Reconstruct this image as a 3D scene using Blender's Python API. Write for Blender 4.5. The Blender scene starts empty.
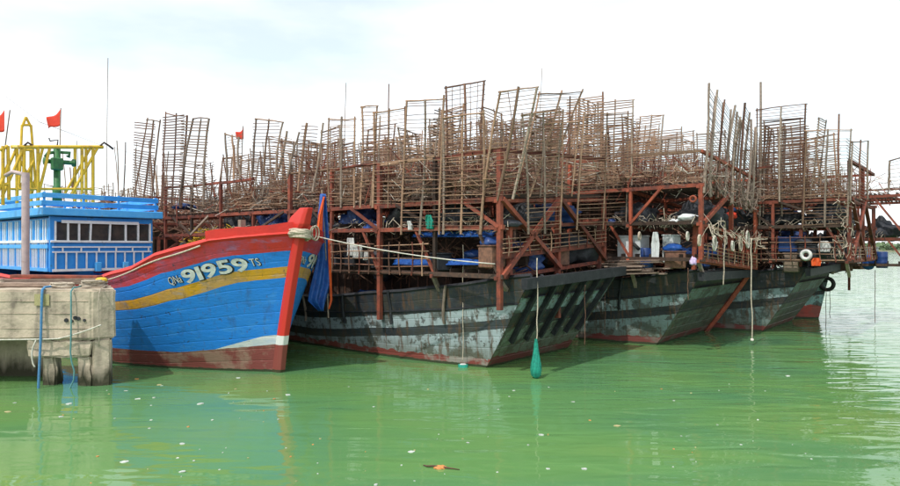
import bpy, bmesh, math, random
from mathutils import Vector, Matrix, noise
R = random.Random(7)
C = bpy.context.scene.collection
SC = bpy.context.scene
rad = math.radians
# ------------------------------------------------------------------ camera, light
CH, FP, HZ = 3.4, 650.0, 247.0          # eye height (m), focal length and horizon row on a 900 x 486 frame
cd = bpy.data.cameras.new('camera'); cam = bpy.data.objects.new('camera', cd); C.objects.link(cam)
cd.sensor_width = 36.0; cd.lens = 36.0*FP/900.0; cd.clip_end = 8000; cd.clip_start = 0.1
cam.location = (0, 0, CH); cam.rotation_euler = (rad(90), 0, 0); cd.shift_y = (HZ-243.0)/900.0
SC.camera = cam
SUN_EL, SUN_TO = rad(56), Vector((-0.58, -0.815))
w = bpy.data.worlds.new('World'); SC.world = w; w.use_nodes = True
nt = w.node_tree; N = nt.nodes; Lk = nt.links; bg = N['Background']; bg.inputs[1].default_value = 0.115
sky = N.new('ShaderNodeTexSky'); sky.sky_type = 'NISHITA'; sky.sun_disc = False
sky.sun_elevation = SUN_EL; sky.sun_rotation = math.atan2(SUN_TO.x, SUN_TO.y) % (2*math.pi)
sky.air_density = 1.0; sky.dust_density = 2.0
tc = N.new('ShaderNodeTexCoord'); mp = N.new('ShaderNodeMapping'); mp.inputs['Scale'].default_value = (1, 1, 3.2)
mp.inputs['Location'].default_value = (3.1, 0.4, 0.0)
nz = N.new('ShaderNodeTexNoise'); nz.inputs['Scale'].default_value = 1.5; nz.inputs['Detail'].default_value = 7; nz.inputs['Roughness'].default_value = 0.5
rp = N.new('ShaderNodeValToRGB'); rp.color_ramp.elements[0].position = 0.35; rp.color_ramp.elements[0].color = (0.46,)*3+(1,)
rp.color_ramp.elements[1].position = 0.60; rp.color_ramp.elements[1].color = (1, 1, 1, 1)
mx = N.new('ShaderNodeMix'); mx.data_type = 'RGBA'; mx.inputs['B'].default_value = (11.8, 12.0, 12.3, 1)
Lk.new(tc.outputs['Generated'], mp.inputs['Vector']); Lk.new(mp.outputs[0], nz.inputs['Vector']); Lk.new(nz.outputs[0], rp.inputs[0])
Lk.new(rp.outputs[0], mx.inputs['Factor']); vm = N.new('ShaderNodeVectorMath'); vm.operation = 'MULTIPLY'; vm.inputs[1].default_value = (1.55, 1.85, 1.65)
Lk.new(sky.outputs[0], vm.inputs[0]); Lk.new(vm.outputs[0], mx.inputs['A']); Lk.new(mx.outputs['Result'], bg.inputs[0])
sd = bpy.data.lights.new('sun', 'SUN'); sd.energy = 3.0; sd.angle = rad(0.6); sd.color = (1.0, 0.95, 0.87)
sun = bpy.data.objects.new('sun', sd); C.objects.link(sun)
to = Vector((SUN_TO.x*math.cos(SUN_EL), SUN_TO.y*math.cos(SUN_EL), math.sin(SUN_EL)))
sun.rotation_euler = to.to_track_quat('Z', 'Y').to_euler(); sun.location = (-20, -15, 40)
vs = SC.view_settings; vs.view_transform = 'Standard'; vs.look = 'None'; vs.exposure = 0.03; vs.gamma = 1
SC.cycles.max_bounces = 6; SC.cycles.glossy_bounces = 3; SC.cycles.diffuse_bounces = 3
SC.cycles.use_denoising = True

# ------------------------------------------------------------------ materials
def mat(name, c1, c2=None, scale=3.0, rough=0.7, metal=0.0, bump=0.15, bscale=None, rand=0.0, c3=None, stretch=(1, 1, 1), spec=0.4, cut=(0.4, 0.6)):
    m = bpy.data.materials.new(name); m.use_nodes = True; n = m.node_tree.nodes; l = m.node_tree.links
    b = n['Principled BSDF']; b.inputs['Roughness'].default_value = rough; b.inputs['Metallic'].default_value = metal
    b.inputs['Specular IOR Level'].default_value = spec
    g = n.new('ShaderNodeNewGeometry'); mpp = n.new('ShaderNodeMapping'); mpp.inputs['Scale'].default_value = stretch
    l.new(g.outputs['Position'], mpp.inputs[0])
    t = n.new('ShaderNodeTexNoise'); t.inputs['Scale'].default_value = scale; t.inputs['Detail'].default_value = 6; t.inputs['Roughness'].default_value = 0.65
    l.new(mpp.outputs[0], t.inputs['Vector'])
    r = n.new('ShaderNodeValToRGB'); r.color_ramp.elements[0].position = cut[0]; r.color_ramp.elements[1].position = cut[1]
    r.color_ramp.elements[0].color = tuple(c1)+(1,); r.color_ramp.elements[1].color = tuple(c2 or c1)+(1,)
    if c3:
        e = r.color_ramp.elements.new(min(0.97, cut[1]+0.08)); e.color = tuple(c3)+(1,)
    l.new(t.outputs[0], r.inputs[0]); col = r.outputs[0]
    if rand:
        oi = n.new('ShaderNodeObjectInfo'); hv = n.new('ShaderNodeHueSaturation'); mr = n.new('ShaderNodeMapRange')
        mr.inputs['To Min'].default_value = 1-rand; mr.inputs['To Max'].default_value = 1+rand
        l.new(oi.outputs['Random'], mr.inputs['Value']); l.new(mr.outputs[0], hv.inputs['Value']); l.new(col, hv.inputs['Color'])
        col = hv.outputs[0]
    l.new(col, b.inputs['Base Color'])
    if bump:
        t2 = n.new('ShaderNodeTexNoise'); t2.inputs['Scale'].default_value = bscale or scale*6; t2.inputs['Detail'].default_value = 4
        l.new(mpp.outputs[0], t2.inputs['Vector'])
        bp = n.new('ShaderNodeBump'); bp.inputs['Strength'].default_value = bump; bp.inputs['Distance'].default_value = 0.03
        l.new(t2.outputs[0], bp.inputs['Height']); l.new(bp.outputs[0], b.inputs['Normal'])
    return m
M = {}
M['rust'] = mat('rust_red_steel', (0.25, 0.062, 0.035), (0.12, 0.038, 0.028), 3.5, 0.8, rand=0.35, c3=(0.06, 0.035, 0.03))
M['orange'] = mat('faded_red_lead_steel', (0.38, 0.088, 0.045), (0.22, 0.058, 0.036), 3.5, 0.75, rand=0.3, c3=(0.13, 0.055, 0.04))
M['darkwood'] = mat('dark_brown_wood', (0.075, 0.042, 0.03), (0.04, 0.027, 0.022), 6, 0.8, rand=0.4, c3=(0.13, 0.08, 0.055))
M['bamboo'] = mat('weathered_stick', (0.33, 0.205, 0.13), (0.21, 0.125, 0.085), 9, 0.8, rand=0.4, bump=0, c3=(0.50, 0.39, 0.28))
M['greywood'] = mat('grey_weathered_wood', (0.32, 0.25, 0.20), (0.20, 0.15, 0.12), 9, 0.85, rand=0.3, bump=0, c3=(0.46, 0.41, 0.35))
M['brownstick'] = mat('brown_stick', (0.20, 0.10, 0.065), (0.11, 0.058, 0.042), 9, 0.85, rand=0.4, bump=0)
M['rope'] = mat('pale_rope', (0.52, 0.45, 0.36), (0.38, 0.32, 0.25), 20, 0.9, rand=0.2, bump=0)
M['white_rope'] = mat('white_rope', (0.66, 0.63, 0.57), (0.5, 0.47, 0.4), 20, 0.9, bump=0)
M['blue_rope'] = mat('blue_rope', (0.06, 0.20, 0.42), (0.10, 0.25, 0.42), 20, 0.9, bump=0)
M['teal_rope'] = mat('teal_rope', (0.12, 0.28, 0.28), (0.08, 0.22, 0.24), 20, 0.9, bump=0)
M['red_paint'] = mat('red_boat_paint', (0.66, 0.035, 0.025), (0.54, 0.032, 0.024), 2.5, 0.5, c3=(0.26, 0.05, 0.04), cut=(0.4, 0.62))
M['blue_paint'] = mat('blue_house_paint', (0.02, 0.25, 0.72), (0.035, 0.30, 0.78), 3, 0.45, c3=(0.05, 0.17, 0.36), cut=(0.35, 0.62))
M['light_blue'] = mat('light_blue_paint', (0.06, 0.36, 0.80), (0.09, 0.42, 0.84), 3, 0.5, c3=(0.20, 0.34, 0.48), cut=(0.4, 0.62))
M['white_paint'] = mat('white_house_paint', (0.78, 0.80, 0.84), (0.66, 0.69, 0.72), 5, 0.5, c3=(0.40, 0.38, 0.36), cut=(0.4, 0.62))
M['yellow'] = mat('yellow_steel', (0.72, 0.47, 0.03), (0.60, 0.38, 0.03), 5, 0.5, rand=0.1, c3=(0.36, 0.22, 0.06))
M['green'] = mat('green_steel', (0.045, 0.19, 0.06), (0.03, 0.13, 0.05), 5, 0.5, c3=(0.08, 0.10, 0.05))
M['pink'] = mat('faded_pink_pipe', (0.52, 0.40, 0.40), (0.42, 0.34, 0.35), 4, 0.6, c3=(0.40, 0.24, 0.2))
M['glass'] = mat('dark_window_glass', (0.035, 0.036, 0.038), (0.07, 0.06, 0.055), 2.0, 0.06, bump=0, spec=0.6)
M['black'] = mat('black_tar_paint', (0.015, 0.017, 0.022), (0.028, 0.03, 0.036), 4, 0.6, c3=(0.06, 0.06, 0.065))
M['rubber'] = mat('black_rubber', (0.018,)*3, (0.03,)*3, 8, 0.7)
M['tarp'] = mat('blue_tarpaulin', (0.012, 0.06, 0.27), (0.018, 0.10, 0.38), 5, 0.45, bump=0.6, bscale=9)
M['darkblue'] = mat('navy_plastic', (0.015, 0.04, 0.16), (0.02, 0.06, 0.20), 5, 0.4)
M['cloth_orange'] = mat('orange_cloth', (0.75, 0.13, 0.03), (0.62, 0.09, 0.025), 5, 0.8)
M['flag_red'] = mat('red_flag_cloth', (0.72, 0.06, 0.03), (0.60, 0.05, 0.03), 5, 0.8)
M['cloth_white'] = mat('white_cloth', (0.72, 0.72, 0.70), (0.50, 0.50, 0.50), 5, 0.8, bump=0.5, bscale=8)
M['cloth_dark'] = mat('dark_cloth', (0.03, 0.035, 0.045), (0.06, 0.06, 0.07), 4, 0.9, bump=0.5, bscale=8)
M['box_white'] = mat('grimy_white_box', (0.72, 0.74, 0.75), (0.55, 0.58, 0.59), 3, 0.55, c3=(0.16, 0.14, 0.12))
M['net_green'] = mat('green_net', (0.02, 0.34, 0.24), (0.015, 0.22, 0.17), 12, 0.8, bump=0.6, bscale=60)
M['purple'] = mat('lilac_plastic', (0.45, 0.32, 0.58), (0.6, 0.5, 0.68), 9, 0.6)
M['plank'] = mat('weathered_plank', (0.25, 0.185, 0.145), (0.16, 0.115, 0.09), 5, 0.85, rand=0.3, c3=(0.33, 0.28, 0.23), stretch=(1, 1, 4))
M['litter'] = mat('pale_litter', (0.55, 0.57, 0.54), (0.36, 0.40, 0.36), 30, 0.6, rand=0.15, bump=0)
M['litter_o'] = mat('orange_litter', (0.60, 0.25, 0.07), (0.48, 0.2, 0.07), 30, 0.7, rand=0.2, bump=0)
M['litter_y'] = mat('straw_litter', (0.44, 0.40, 0.20), (0.36, 0.32, 0.16), 30, 0.7, rand=0.2, bump=0)
M['foliage'] = mat('far_foliage', (0.10, 0.15, 0.09), (0.15, 0.21, 0.11), 0.08, 0.95, bump=0)
M['mud'] = mat('shore_earth', (0.20, 0.21, 0.13), (0.26, 0.26, 0.17), 0.05, 0.95, bump=0)

def node_hull(name, bands, boot, pale_wear, scr, white=None):
    """paint bands measured down from the sheer (UV 'below': x = metres below sheer, y = z) ; bands = [(start, colour)]"""
    m = bpy.data.materials.new(name); m.use_nodes = True; n = m.node_tree.nodes; l = m.node_tree.links
    b = n['Principled BSDF']; b.inputs['Roughness'].default_value = 0.5
    uv = n.new('ShaderNodeUVMap'); uv.uv_map = 'below'; sx = n.new('ShaderNodeSeparateXYZ'); l.new(uv.outputs[0], sx.inputs[0])
    uv2 = n.new('ShaderNodeUVMap'); uv2.uv_map = 'girth'; sy = n.new('ShaderNodeSeparateXYZ'); l.new(uv2.outputs[0], sy.inputs[0])
    g = n.new('ShaderNodeNewGeometry')
    def noise_(sc, det=5, st=(1, 1, 1), src=None):
        mm = n.new('ShaderNodeMapping'); mm.inputs['Scale'].default_value = st; l.new(src or g.outputs['Position'], mm.inputs[0])
        t = n.new('ShaderNodeTexNoise'); t.inputs['Scale'].default_value = sc; t.inputs['Detail'].default_value = det; t.inputs['Roughness'].default_value = 0.65
        l.new(mm.outputs[0], t.inputs['Vector']); return t.outputs[0]
    def math_(op, a, bb):
        t = n.new('ShaderNodeMath'); t.operation = op
        for i, v in enumerate((a, bb)):
            if isinstance(v, (int, float)): t.inputs[i].default_value = v
            else: l.new(v, t.inputs[i])
        return t.outputs[0]
    def mix_(f, a, bb):
        t = n.new('ShaderNodeMix'); t.data_type = 'RGBA'
        for k, v in (('Factor', f), ('A', a), ('B', bb)):
            if isinstance(v, (int, float)): t.inputs[k].default_value = v
            elif isinstance(v, tuple): t.inputs[k].default_value = v+(1,)
            else: l.new(v, t.inputs[k])
        return t.outputs['Result']
    def ramp_(v, a, bb):
        t = n.new('ShaderNodeMapRange'); t.inputs['From Min'].default_value = a; t.inputs['From Max'].default_value = bb
        l.new(v, t.inputs['Value']); return t.outputs[0]
    edge = math_('MULTIPLY', math_('SUBTRACT', noise_(7, 4), 0.5), scr)
    d = math_('ADD', sx.outputs[0], edge); z = math_('ADD', sx.outputs[1], edge)
    if white:
        k_ = math_('ADD', math_('MULTIPLY', ramp_(sy.outputs[0], 0.0, 1.5), -0.08), math_('MULTIPLY', ramp_(sy.outputs[0], 1.6, 5.5), 0.38))
        d = math_('MULTIPLY', d, math_('ADD', k_, 1.0))
    col = bands[0][1]
    for st, c in bands[1:]:
        col = mix_(math_('GREATER_THAN', d, st), col, c)
    zboot = boot[0]
    if white:
        zboot = math_('ADD', math_('MULTIPLY', ramp_(sy.outputs[0], 2.3, 0.0), 0.27), 0.50)
        wt = math_('ADD', zboot, math_('MULTIPLY', ramp_(sy.outputs[0], 1.35, 0.2), 0.25))
        col = mix_(math_('LESS_THAN', z, wt), col, white[1])
    # tone drift over large areas, weather streaks, chips, weed near the water
    col = mix_(math_('MULTIPLY', ramp_(noise_(0.9, 4), 0.4, 0.75), 0.18 if scr > 0.03 else 0.35), col, pale_wear)
    streak = ramp_(noise_(3.0, 5, (1.6, 1.6, 0.16)), 0.56, 0.72)
    col = mix_(math_('MULTIPLY', streak, 0.7 if scr > 0.03 else 0.34), col, (0.05, 0.04, 0.032))
    chips = ramp_(noise_(4.5, 9), 0.56 if scr > 0.03 else 0.63, 0.59 if scr > 0.03 else 0.66)
    col = mix_(math_('MULTIPLY', chips, 0.75), col, (0.045, 0.038, 0.032) if scr > 0.03 else (0.03, 0.05, 0.08))
    if scr <= 0.03:
        sc1 = math_('MULTIPLY', ramp_(noise_(2.2, 9, (1, 1, 2.5)), 0.55, 0.66), 0.25); col = mix_(sc1, col, (0.10, 0.36, 0.72))
        sc2 = math_('MULTIPLY', ramp_(noise_(1.4, 10, (1, 1, 3)), 0.58, 0.62), 0.22); col = mix_(sc2, col, (0.02, 0.07, 0.16))
        rst = math_('MULTIPLY', ramp_(noise_(7, 4, (1.5, 1.5, 0.12)), 0.62, 0.72), 0.5); col = mix_(rst, col, (0.12, 0.06, 0.03))
    if scr > 0.03:
        grime = math_('MULTIPLY', ramp_(noise_(1.3, 10), 0.51, 0.56), 0.75); col = mix_(grime, col, (0.045, 0.045, 0.035))
        weed = math_('MULTIPLY', ramp_(math_('ADD', sx.outputs[1], noise_(1.6, 6)), 1.25, 0.75), 0.55); col = mix_(weed, col, (0.09, 0.085, 0.045))
        drip = math_('MULTIPLY', ramp_(noise_(6.0, 5, (1.4, 1.4, 0.09)), 0.53, 0.62), 0.75); col = mix_(drip, col, (0.10, 0.055, 0.03))
    zb = math_('ADD', sx.outputs[1], math_('MULTIPLY', math_('SUBTRACT', noise_(2.5, 6), 0.5), 0.35 if scr > 0.03 else 0.04))
    bfac = math_('LESS_THAN', zb, zboot)
    bcol = mix_(ramp_(noise_(1.3, 7), 0.50, 0.60), boot[1], boot[2])
    col = mix_(bfac, col, bcol)
    wl = math_('LESS_THAN', math_('ADD', sx.outputs[1], math_('MULTIPLY', math_('SUBTRACT', noise_(3.0, 6), 0.5), 0.12)), 0.07)
    col = mix_(wl, col, (0.035, 0.045, 0.02))
    l.new(col, b.inputs['Base Color'])
    bp = n.new('ShaderNodeBump'); bp.inputs['Strength'].default_value = 0.35; bp.inputs['Distance'].default_value = 0.03
    l.new(noise_(6, 6, (1, 1, 3)), bp.inputs['Height']); l.new(bp.outputs[0], b.inputs['Normal'])
    rr = n.new('ShaderNodeMapRange'); rr.inputs['To Min'].default_value = 0.42; rr.inputs['To Max'].default_value = 0.8
    l.new(noise_(5), rr.inputs['Value']); l.new(rr.outputs[0], b.inputs['Roughness'])
    return m
BLU = (0.012, 0.225, 0.78)
M['hull_blue'] = node_hull('painted_blue_hull', [(0, (0.60, 0.035, 0.025)), (0.42, BLU), (0.82, (0.66, 0.33, 0.015)), (1.10, BLU)],
                           (0.62, (0.22, 0.05, 0.045), (0.30, 0.17, 0.13)), (0.03, 0.20, 0.50), 0.012, white=(1.0, (0.68, 0.68, 0.66), 1.7))
PALE = (0.34, 0.41, 0.44); BLK = (0.018, 0.022, 0.03)
M['hull_dark'] = node_hull('weathered_dark_hull', [(0, BLK), (0.68, PALE), (1.06, BLK), (1.32, PALE)],
                           (0.24, (0.20, 0.045, 0.035), (0.26, 0.24, 0.21)), (0.20, 0.27, 0.28), 0.06)
M['hull_shaded'] = node_hull('shaded_dark_hull', [(0, BLK), (0.68, (0.26, 0.35, 0.37)), (1.06, BLK), (1.36, (0.20, 0.28, 0.28))],  # shade of the platforms and the boat alongside put into the bands
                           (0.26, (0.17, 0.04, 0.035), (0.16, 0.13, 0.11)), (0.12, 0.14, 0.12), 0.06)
M['transom_deep_shade'] = node_hull('deep_shaded_transom', [(0, BLK), (0.60, (0.13, 0.18, 0.17)), (1.0, BLK), (1.45, (0.10, 0.13, 0.10))],  # deeper shade beneath the stern platforms put into the band colours
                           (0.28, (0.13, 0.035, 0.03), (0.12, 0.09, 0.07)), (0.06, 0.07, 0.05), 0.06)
M['transom_shaded'] = node_hull('shaded_grimy_transom', [(0, BLK), (0.55, (0.23, 0.31, 0.33)), (0.98, BLK), (1.42, (0.15, 0.19, 0.15))],  # grime plus the shade under the overhang, both put into the colour
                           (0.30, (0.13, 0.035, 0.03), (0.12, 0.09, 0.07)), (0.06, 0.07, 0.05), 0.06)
M['hull_teal'] = node_hull('teal_hull', [(0, BLK), (0.68, (0.26, 0.45, 0.43)), (1.06, BLK), (1.25, (0.27, 0.47, 0.45))],
                           (0.62, (0.42, 0.07, 0.05), (0.30, 0.08, 0.06)), (0.22, 0.36, 0.35), 0.045)

def concrete():
    m = mat('stained_concrete', (0.52, 0.435, 0.335), (0.37, 0.31, 0.24), 2.2, 0.9, bump=0.5, bscale=14, c3=(0.22, 0.18, 0.145))
    n = m.node_tree.nodes; l = m.node_tree.links; b = n['Principled BSDF']; src = b.inputs['Base Color'].links[0].from_socket
    g = n.new('ShaderNodeNewGeometry'); mm = n.new('ShaderNodeMapping'); mm.inputs['Scale'].default_value = (2.2, 2.2, 0.25); l.new(g.outputs[0], mm.inputs[0])
    t = n.new('ShaderNodeTexNoise'); t.inputs['Scale'].default_value = 3; t.inputs['Detail'].default_value = 6; l.new(mm.outputs[0], t.inputs['Vector'])
    r = n.new('ShaderNodeMapRange'); r.inputs['From Min'].default_value = 0.52; r.inputs['From Max'].default_value = 0.7; r.inputs['To Max'].default_value = 0.42
    l.new(t.outputs[0], r.inputs['Value']); x = n.new('ShaderNodeMix'); x.data_type = 'RGBA'; x.inputs['B'].default_value = (0.13, 0.105, 0.085, 1)
    l.new(r.outputs[0], x.inputs['Factor']); l.new(src, x.inputs['A'])
    sp = n.new('ShaderNodeSeparateXYZ'); l.new(g.outputs[0], sp.inputs[0])                       # weed where the tide wets it
    ad = n.new('ShaderNodeMath'); ad.operation = 'ADD'; l.new(sp.outputs[2], ad.inputs[0]); l.new(t.outputs[0], ad.inputs[1])
    wr = n.new('ShaderNodeMapRange'); wr.inputs['From Min'].default_value = 1.05; wr.inputs['From Max'].default_value = 0.65; l.new(ad.outputs[0], wr.inputs['Value'])
    y = n.new('ShaderNodeMix'); y.data_type = 'RGBA'; y.inputs['B'].default_value = (0.055, 0.05, 0.03, 1)
    l.new(wr.outputs[0], y.inputs['Factor']); l.new(x.outputs['Result'], y.inputs['A']); l.new(y.outputs['Result'], b.inputs['Base Color'])
    return m
M['concrete'] = concrete()

def water_mat():
    m = bpy.data.materials.new('green_harbour_water'); m.use_nodes = True; n = m.node_tree.nodes; l = m.node_tree.links
    b = n['Principled BSDF']; b.inputs['Roughness'].default_value = 0.025; b.inputs['IOR'].default_value = 1.33
    g = n.new('ShaderNodeNewGeometry')
    def nz_(sc, st, det=4, dist=0.0, rot=0):
        mm = n.new('ShaderNodeMapping'); mm.inputs['Scale'].default_value = st; mm.inputs['Rotation'].default_value = (0, 0, rot); l.new(g.outputs[0], mm.inputs[0])
        t = n.new('ShaderNodeTexNoise'); t.inputs['Scale'].default_value = sc; t.inputs['Detail'].default_value = det; t.inputs['Distortion'].default_value = dist
        l.new(mm.outputs[0], t.inputs['Vector']); return t.outputs[0]
    r = n.new('ShaderNodeValToRGB'); e = r.color_ramp.elements
    e[0].position = 0.30; e[0].color = (0.074, 0.198, 0.094, 1); e[1].position = 0.52; e[1].color = (0.108, 0.240, 0.078, 1)
    q = e.new(0.72); q.color = (0.134, 0.246, 0.070, 1)
    l.new(nz_(0.16, (1, 1.6, 1), 5, 0.6), r.inputs[0]); l.new(r.outputs[0], b.inputs['Base Color'])
    def mul(a, k):
        t = n.new('ShaderNodeMath'); t.operation = 'MULTIPLY'; l.new(a, t.inputs[0]); t.inputs[1].default_value = k; return t.outputs[0]
    def add(a, c):
        t = n.new('ShaderNodeMath'); t.operation = 'ADD'; l.new(a, t.inputs[0]); l.new(c, t.inputs[1]); return t.outputs[0]
    h = add(add(mul(nz_(0.5, (0.6, 1.6, 1), 1, 0.6, 0.22), 0.035), mul(nz_(1.35, (0.5, 1.8, 1), 1.3, 0.6, 0.26), 0.042)), mul(nz_(5, (0.5, 1.6, 1), 2, 0.3, 0.2), 0.0018))
    # calm under the lee of the quay, livelier further out to the right
    sp = n.new('ShaderNodeSeparateXYZ'); l.new(g.outputs[0], sp.inputs[0])
    cm = n.new('ShaderNodeMapRange'); cm.inputs['From Min'].default_value = -4; cm.inputs['From Max'].default_value = 14
    cm.inputs['To Min'].default_value = 0.35; cm.inputs['To Max'].default_value = 1.0; l.new(sp.outputs[0], cm.inputs['Value'])
    hh = n.new('ShaderNodeMath'); hh.operation = 'MULTIPLY'; l.new(h, hh.inputs[0]); l.new(cm.outputs[0], hh.inputs[1])
    bp = n.new('ShaderNodeBump'); bp.inputs['Strength'].default_value = 1.0; bp.inputs['Distance'].default_value = 1.0
    l.new(hh.outputs[0], bp.inputs['Height']); l.new(bp.outputs[0], b.inputs['Normal'])
    return m
M['water'] = water_mat()

# ------------------------------------------------------------------ helpers
def tag(o, label=None, cat=None, group=None, kind=None):
    if label: o['label'] = label
    if cat: o['category'] = cat
    if group: o['group'] = group
    if kind: o['kind'] = kind
    return o
def empty(name, loc=(0, 0, 0), rz=0.0, label=None, cat=None, group=None):
    o = bpy.data.objects.new(name, None); C.objects.link(o); o.location = loc; o.rotation_euler = (0, 0, rz); o.empty_display_size = 0.3
    return tag(o, label, cat, group)
class MB:
    def __init__(s): s.v = []; s.f = []; s.smooth = False
    def box(s, c, d, m=None):
        b = len(s.v); m = m or Matrix()
        for i in range(8):
            p = Vector(((i & 1)-.5, ((i >> 1) & 1)-.5, (i >> 2)-.5)); p = Vector((p.x*d[0], p.y*d[1], p.z*d[2]))
            s.v.append(tuple(Vector(c)+(m @ p)))
        for q in ((0, 2, 3, 1), (4, 5, 7, 6), (0, 1, 5, 4), (2, 6, 7, 3), (0, 4, 6, 2), (1, 3, 7, 5)): s.f.append([b+i for i in q])
        return s
    def beam(s, p, q, a, b2=None, ang=0.0):
        p = Vector(p); q = Vector(q); d = q-p; m = d.to_track_quat('Z', 'Y').to_matrix() @ Matrix.Rotation(ang, 3, 'Z')
        return s.box((p+q)/2, (a, b2 or a, d.length), m)
    def tube(s, pts, r, n=6, cap=True):
        pts = [Vector(p) for p in pts]; b = len(s.v); rr = r if isinstance(r, (list, tuple)) else [r]*len(pts)
        up = Vector((0, 0, 1)); prev = None
        for i, p in enumerate(pts):
            d = (pts[min(i+1, len(pts)-1)]-pts[max(i-1, 0)]); d = d.normalized() if d.length > 1e-9 else up
            a = prev - d*prev.dot(d) if prev else (d.cross(up) if abs(d.z) < 0.95 else d.cross(Vector((1, 0, 0))))
            if a.length < 1e-6: a = d.cross(Vector((1, 0, 0)))
            a.normalize(); prev = a; c = d.cross(a)
            for k in range(n):
                t = 2*math.pi*k/n; s.v.append(tuple(p+(a*math.cos(t)+c*math.sin(t))*rr[i]))
        for i in range(len(pts)-1):
            for k in range(n):
                s.f.append([b+i*n+k, b+i*n+(k+1) % n, b+(i+1)*n+(k+1) % n, b+(i+1)*n+k])
        if cap: s.f.append([b+k for k in range(n)][::-1]); s.f.append([b+(len(pts)-1)*n+k for k in range(n)])
        return s
    def prism(s, poly, off):
        b = len(s.v); k = len(poly); off = Vector(off)
        for p in poly: s.v.append(tuple(p))
        for p in poly: s.v.append(tuple(Vector(p)+off))
        s.f.append([b+i for i in range(k)][::-1]); s.f.append([b+k+i for i in range(k)])
        for i in range(k): s.f.append([b+i, b+(i+1) % k, b+k+(i+1) % k, b+k+i])
        return s
    def lathe(s, prof, n=14, c=(0, 0, 0), m=None):
        b = len(s.v); m = m or Matrix.Identity(3)
        for r, z in prof:
            for k in range(n):
                t = 2*math.pi*k/n; s.v.append(tuple(Vector(c)+m @ Vector((r*math.cos(t), r*math.sin(t), z))))
        for i in range(len(prof)-1):
            for k in range(n): s.f.append([b+i*n+k, b+i*n+(k+1) % n, b+(i+1)*n+(k+1) % n, b+(i+1)*n+k])
        return s
    def grid(s, fn, nu, nv):
        b = len(s.v)
        for i in range(nu+1):
            for j in range(nv+1): s.v.append(tuple(fn(i/nu, j/nv)))
        for i in range(nu):
            for j in range(nv): a = b+i*(nv+1)+j; s.f.append([a, a+nv+1, a+nv+2, a+1])
        return s
    def build(s, name, m, parent=None, smooth=False, bevel=0.0, solid=0.0, loc=None):
        me = bpy.data.meshes.new(name); me.from_pydata(s.v, [], s.f); me.materials.append(M[m] if isinstance(m, str) else m)
        me.update()
        if smooth: me.polygons.foreach_set('use_smooth', [True]*len(me.polygons))
        o = bpy.data.objects.new(name, me); C.objects.link(o)
        if parent: o.parent = parent
        if loc: o.location = loc
        if bevel:
            bm = bmesh.new(); bm.from_mesh(me); bmesh.ops.recalc_face_normals(bm, faces=bm.faces)
            bmesh.ops.bevel(bm, geom=bm.edges[:], offset=bevel, segments=1, affect='EDGES'); bm.to_mesh(me); bm.free()
        if solid:
            md = o.modifiers.new('solid', 'SOLIDIFY'); md.thickness = solid; md.offset = 0
        return o
# unit sticks shared by all poles and beams: length 1 along z, radius 1
STK = {}
def unit_stick(kind, m):
    key = (kind, m)
    if key in STK: return STK[key]
    b = MB()
    if kind == 'box': b.box((0, 0, .5), (2, 2, 1))
    elif kind == 'round': b.tube([(0, 0, 0), (0, 0, 1)], 1.0, 8)
    elif kind == 'thin': b.tube([(0, 0, 0), (0, 0, 1)], 1.0, 4)
    else:
        rg = random.Random(kind); k = 6; pts = []; ax = rg.uniform(0.6, 2.2); ph = rg.uniform(0, 6)
        for i in range(k+1): pts.append((ax*math.sin(math.pi*i/k)*math.cos(ph)+rg.uniform(-.35, .35), ax*math.sin(math.pi*i/k)*math.sin(ph)+rg.uniform(-.35, .35), i/k))
        for i, (cx, cy, cz) in enumerate(pts):
            q_ = rg.uniform(0.85, 1.1)*(1.12-0.25*i/k)
            for j in range(6): b.v.append((cx+q_*math.cos(j*math.pi/3), cy+q_*math.sin(j*math.pi/3), cz))
        for i in range(k):
            for j in range(6): b.f.append([i*6+j, i*6+(j+1) % 6, i*6+6+(j+1) % 6, i*6+6+j])
        b.f.append([0, 5, 4, 3, 2, 1]); b.f.append([k*6+j for j in range(6)])
    me = bpy.data.meshes.new('stick'); me.from_pydata(b.v, [], b.f); me.materials.append(M[m])
    if kind != 'box': me.polygons.foreach_set('use_smooth', [len(p.vertices) == 4 for p in me.polygons])
    STK[key] = me; return me
BENT = ['bent_a', 'bent_b', 'bent_c', 'bent_d', 'bent_e']
def stick(name, p, q, r, m, parent, kind=None, r2=None, over=0.0):
    p = Vector(p); q = Vector(q); d = q-p; L = d.length; n = d/L
    kind = kind or R.choice(BENT); o = bpy.data.objects.new(name, unit_stick(kind, m)); C.objects.link(o)
    rot = n.to_track_quat('Z', 'Y').to_matrix().to_4x4()
    if kind[0] == 'b' and kind != 'box': rot = rot @ Matrix.Rotation(R.uniform(0, 6.28), 4, 'Z')
    o.parent = parent
    o.matrix_local = Matrix.Translation(p-n*over) @ rot @ Matrix.Diagonal((r, r2 or r, L+2*over, 1))
    return o
def world_to_px(p): return 450+FP*p.x/p.y, HZ-FP*(p.z-CH)/p.y
def rope(name, pts, r, m, label=None, cat=None, group=None, parent=None, sub=1, kind=None):
    """a sagging or coiled line through the points, smoothed"""
    P = [Vector(p) for p in pts]
    for _ in range(sub):
        Q = [P[0]]
        for i in range(len(P)-1): Q += [P[i]*0.75+P[i+1]*0.25, P[i]*0.25+P[i+1]*0.75]
        P = Q+[P[-1]]
    o = MB().tube(P, r, 6).build(name, m, parent, smooth=True)
    return tag(o, label, cat, group, kind)
def sag(a, b, d, n=10): return [Vector(a).lerp(Vector(b), i/n)-Vector((0, 0, d*4*(i/n)*(1-i/n))) for i in range(n+1)]

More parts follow.
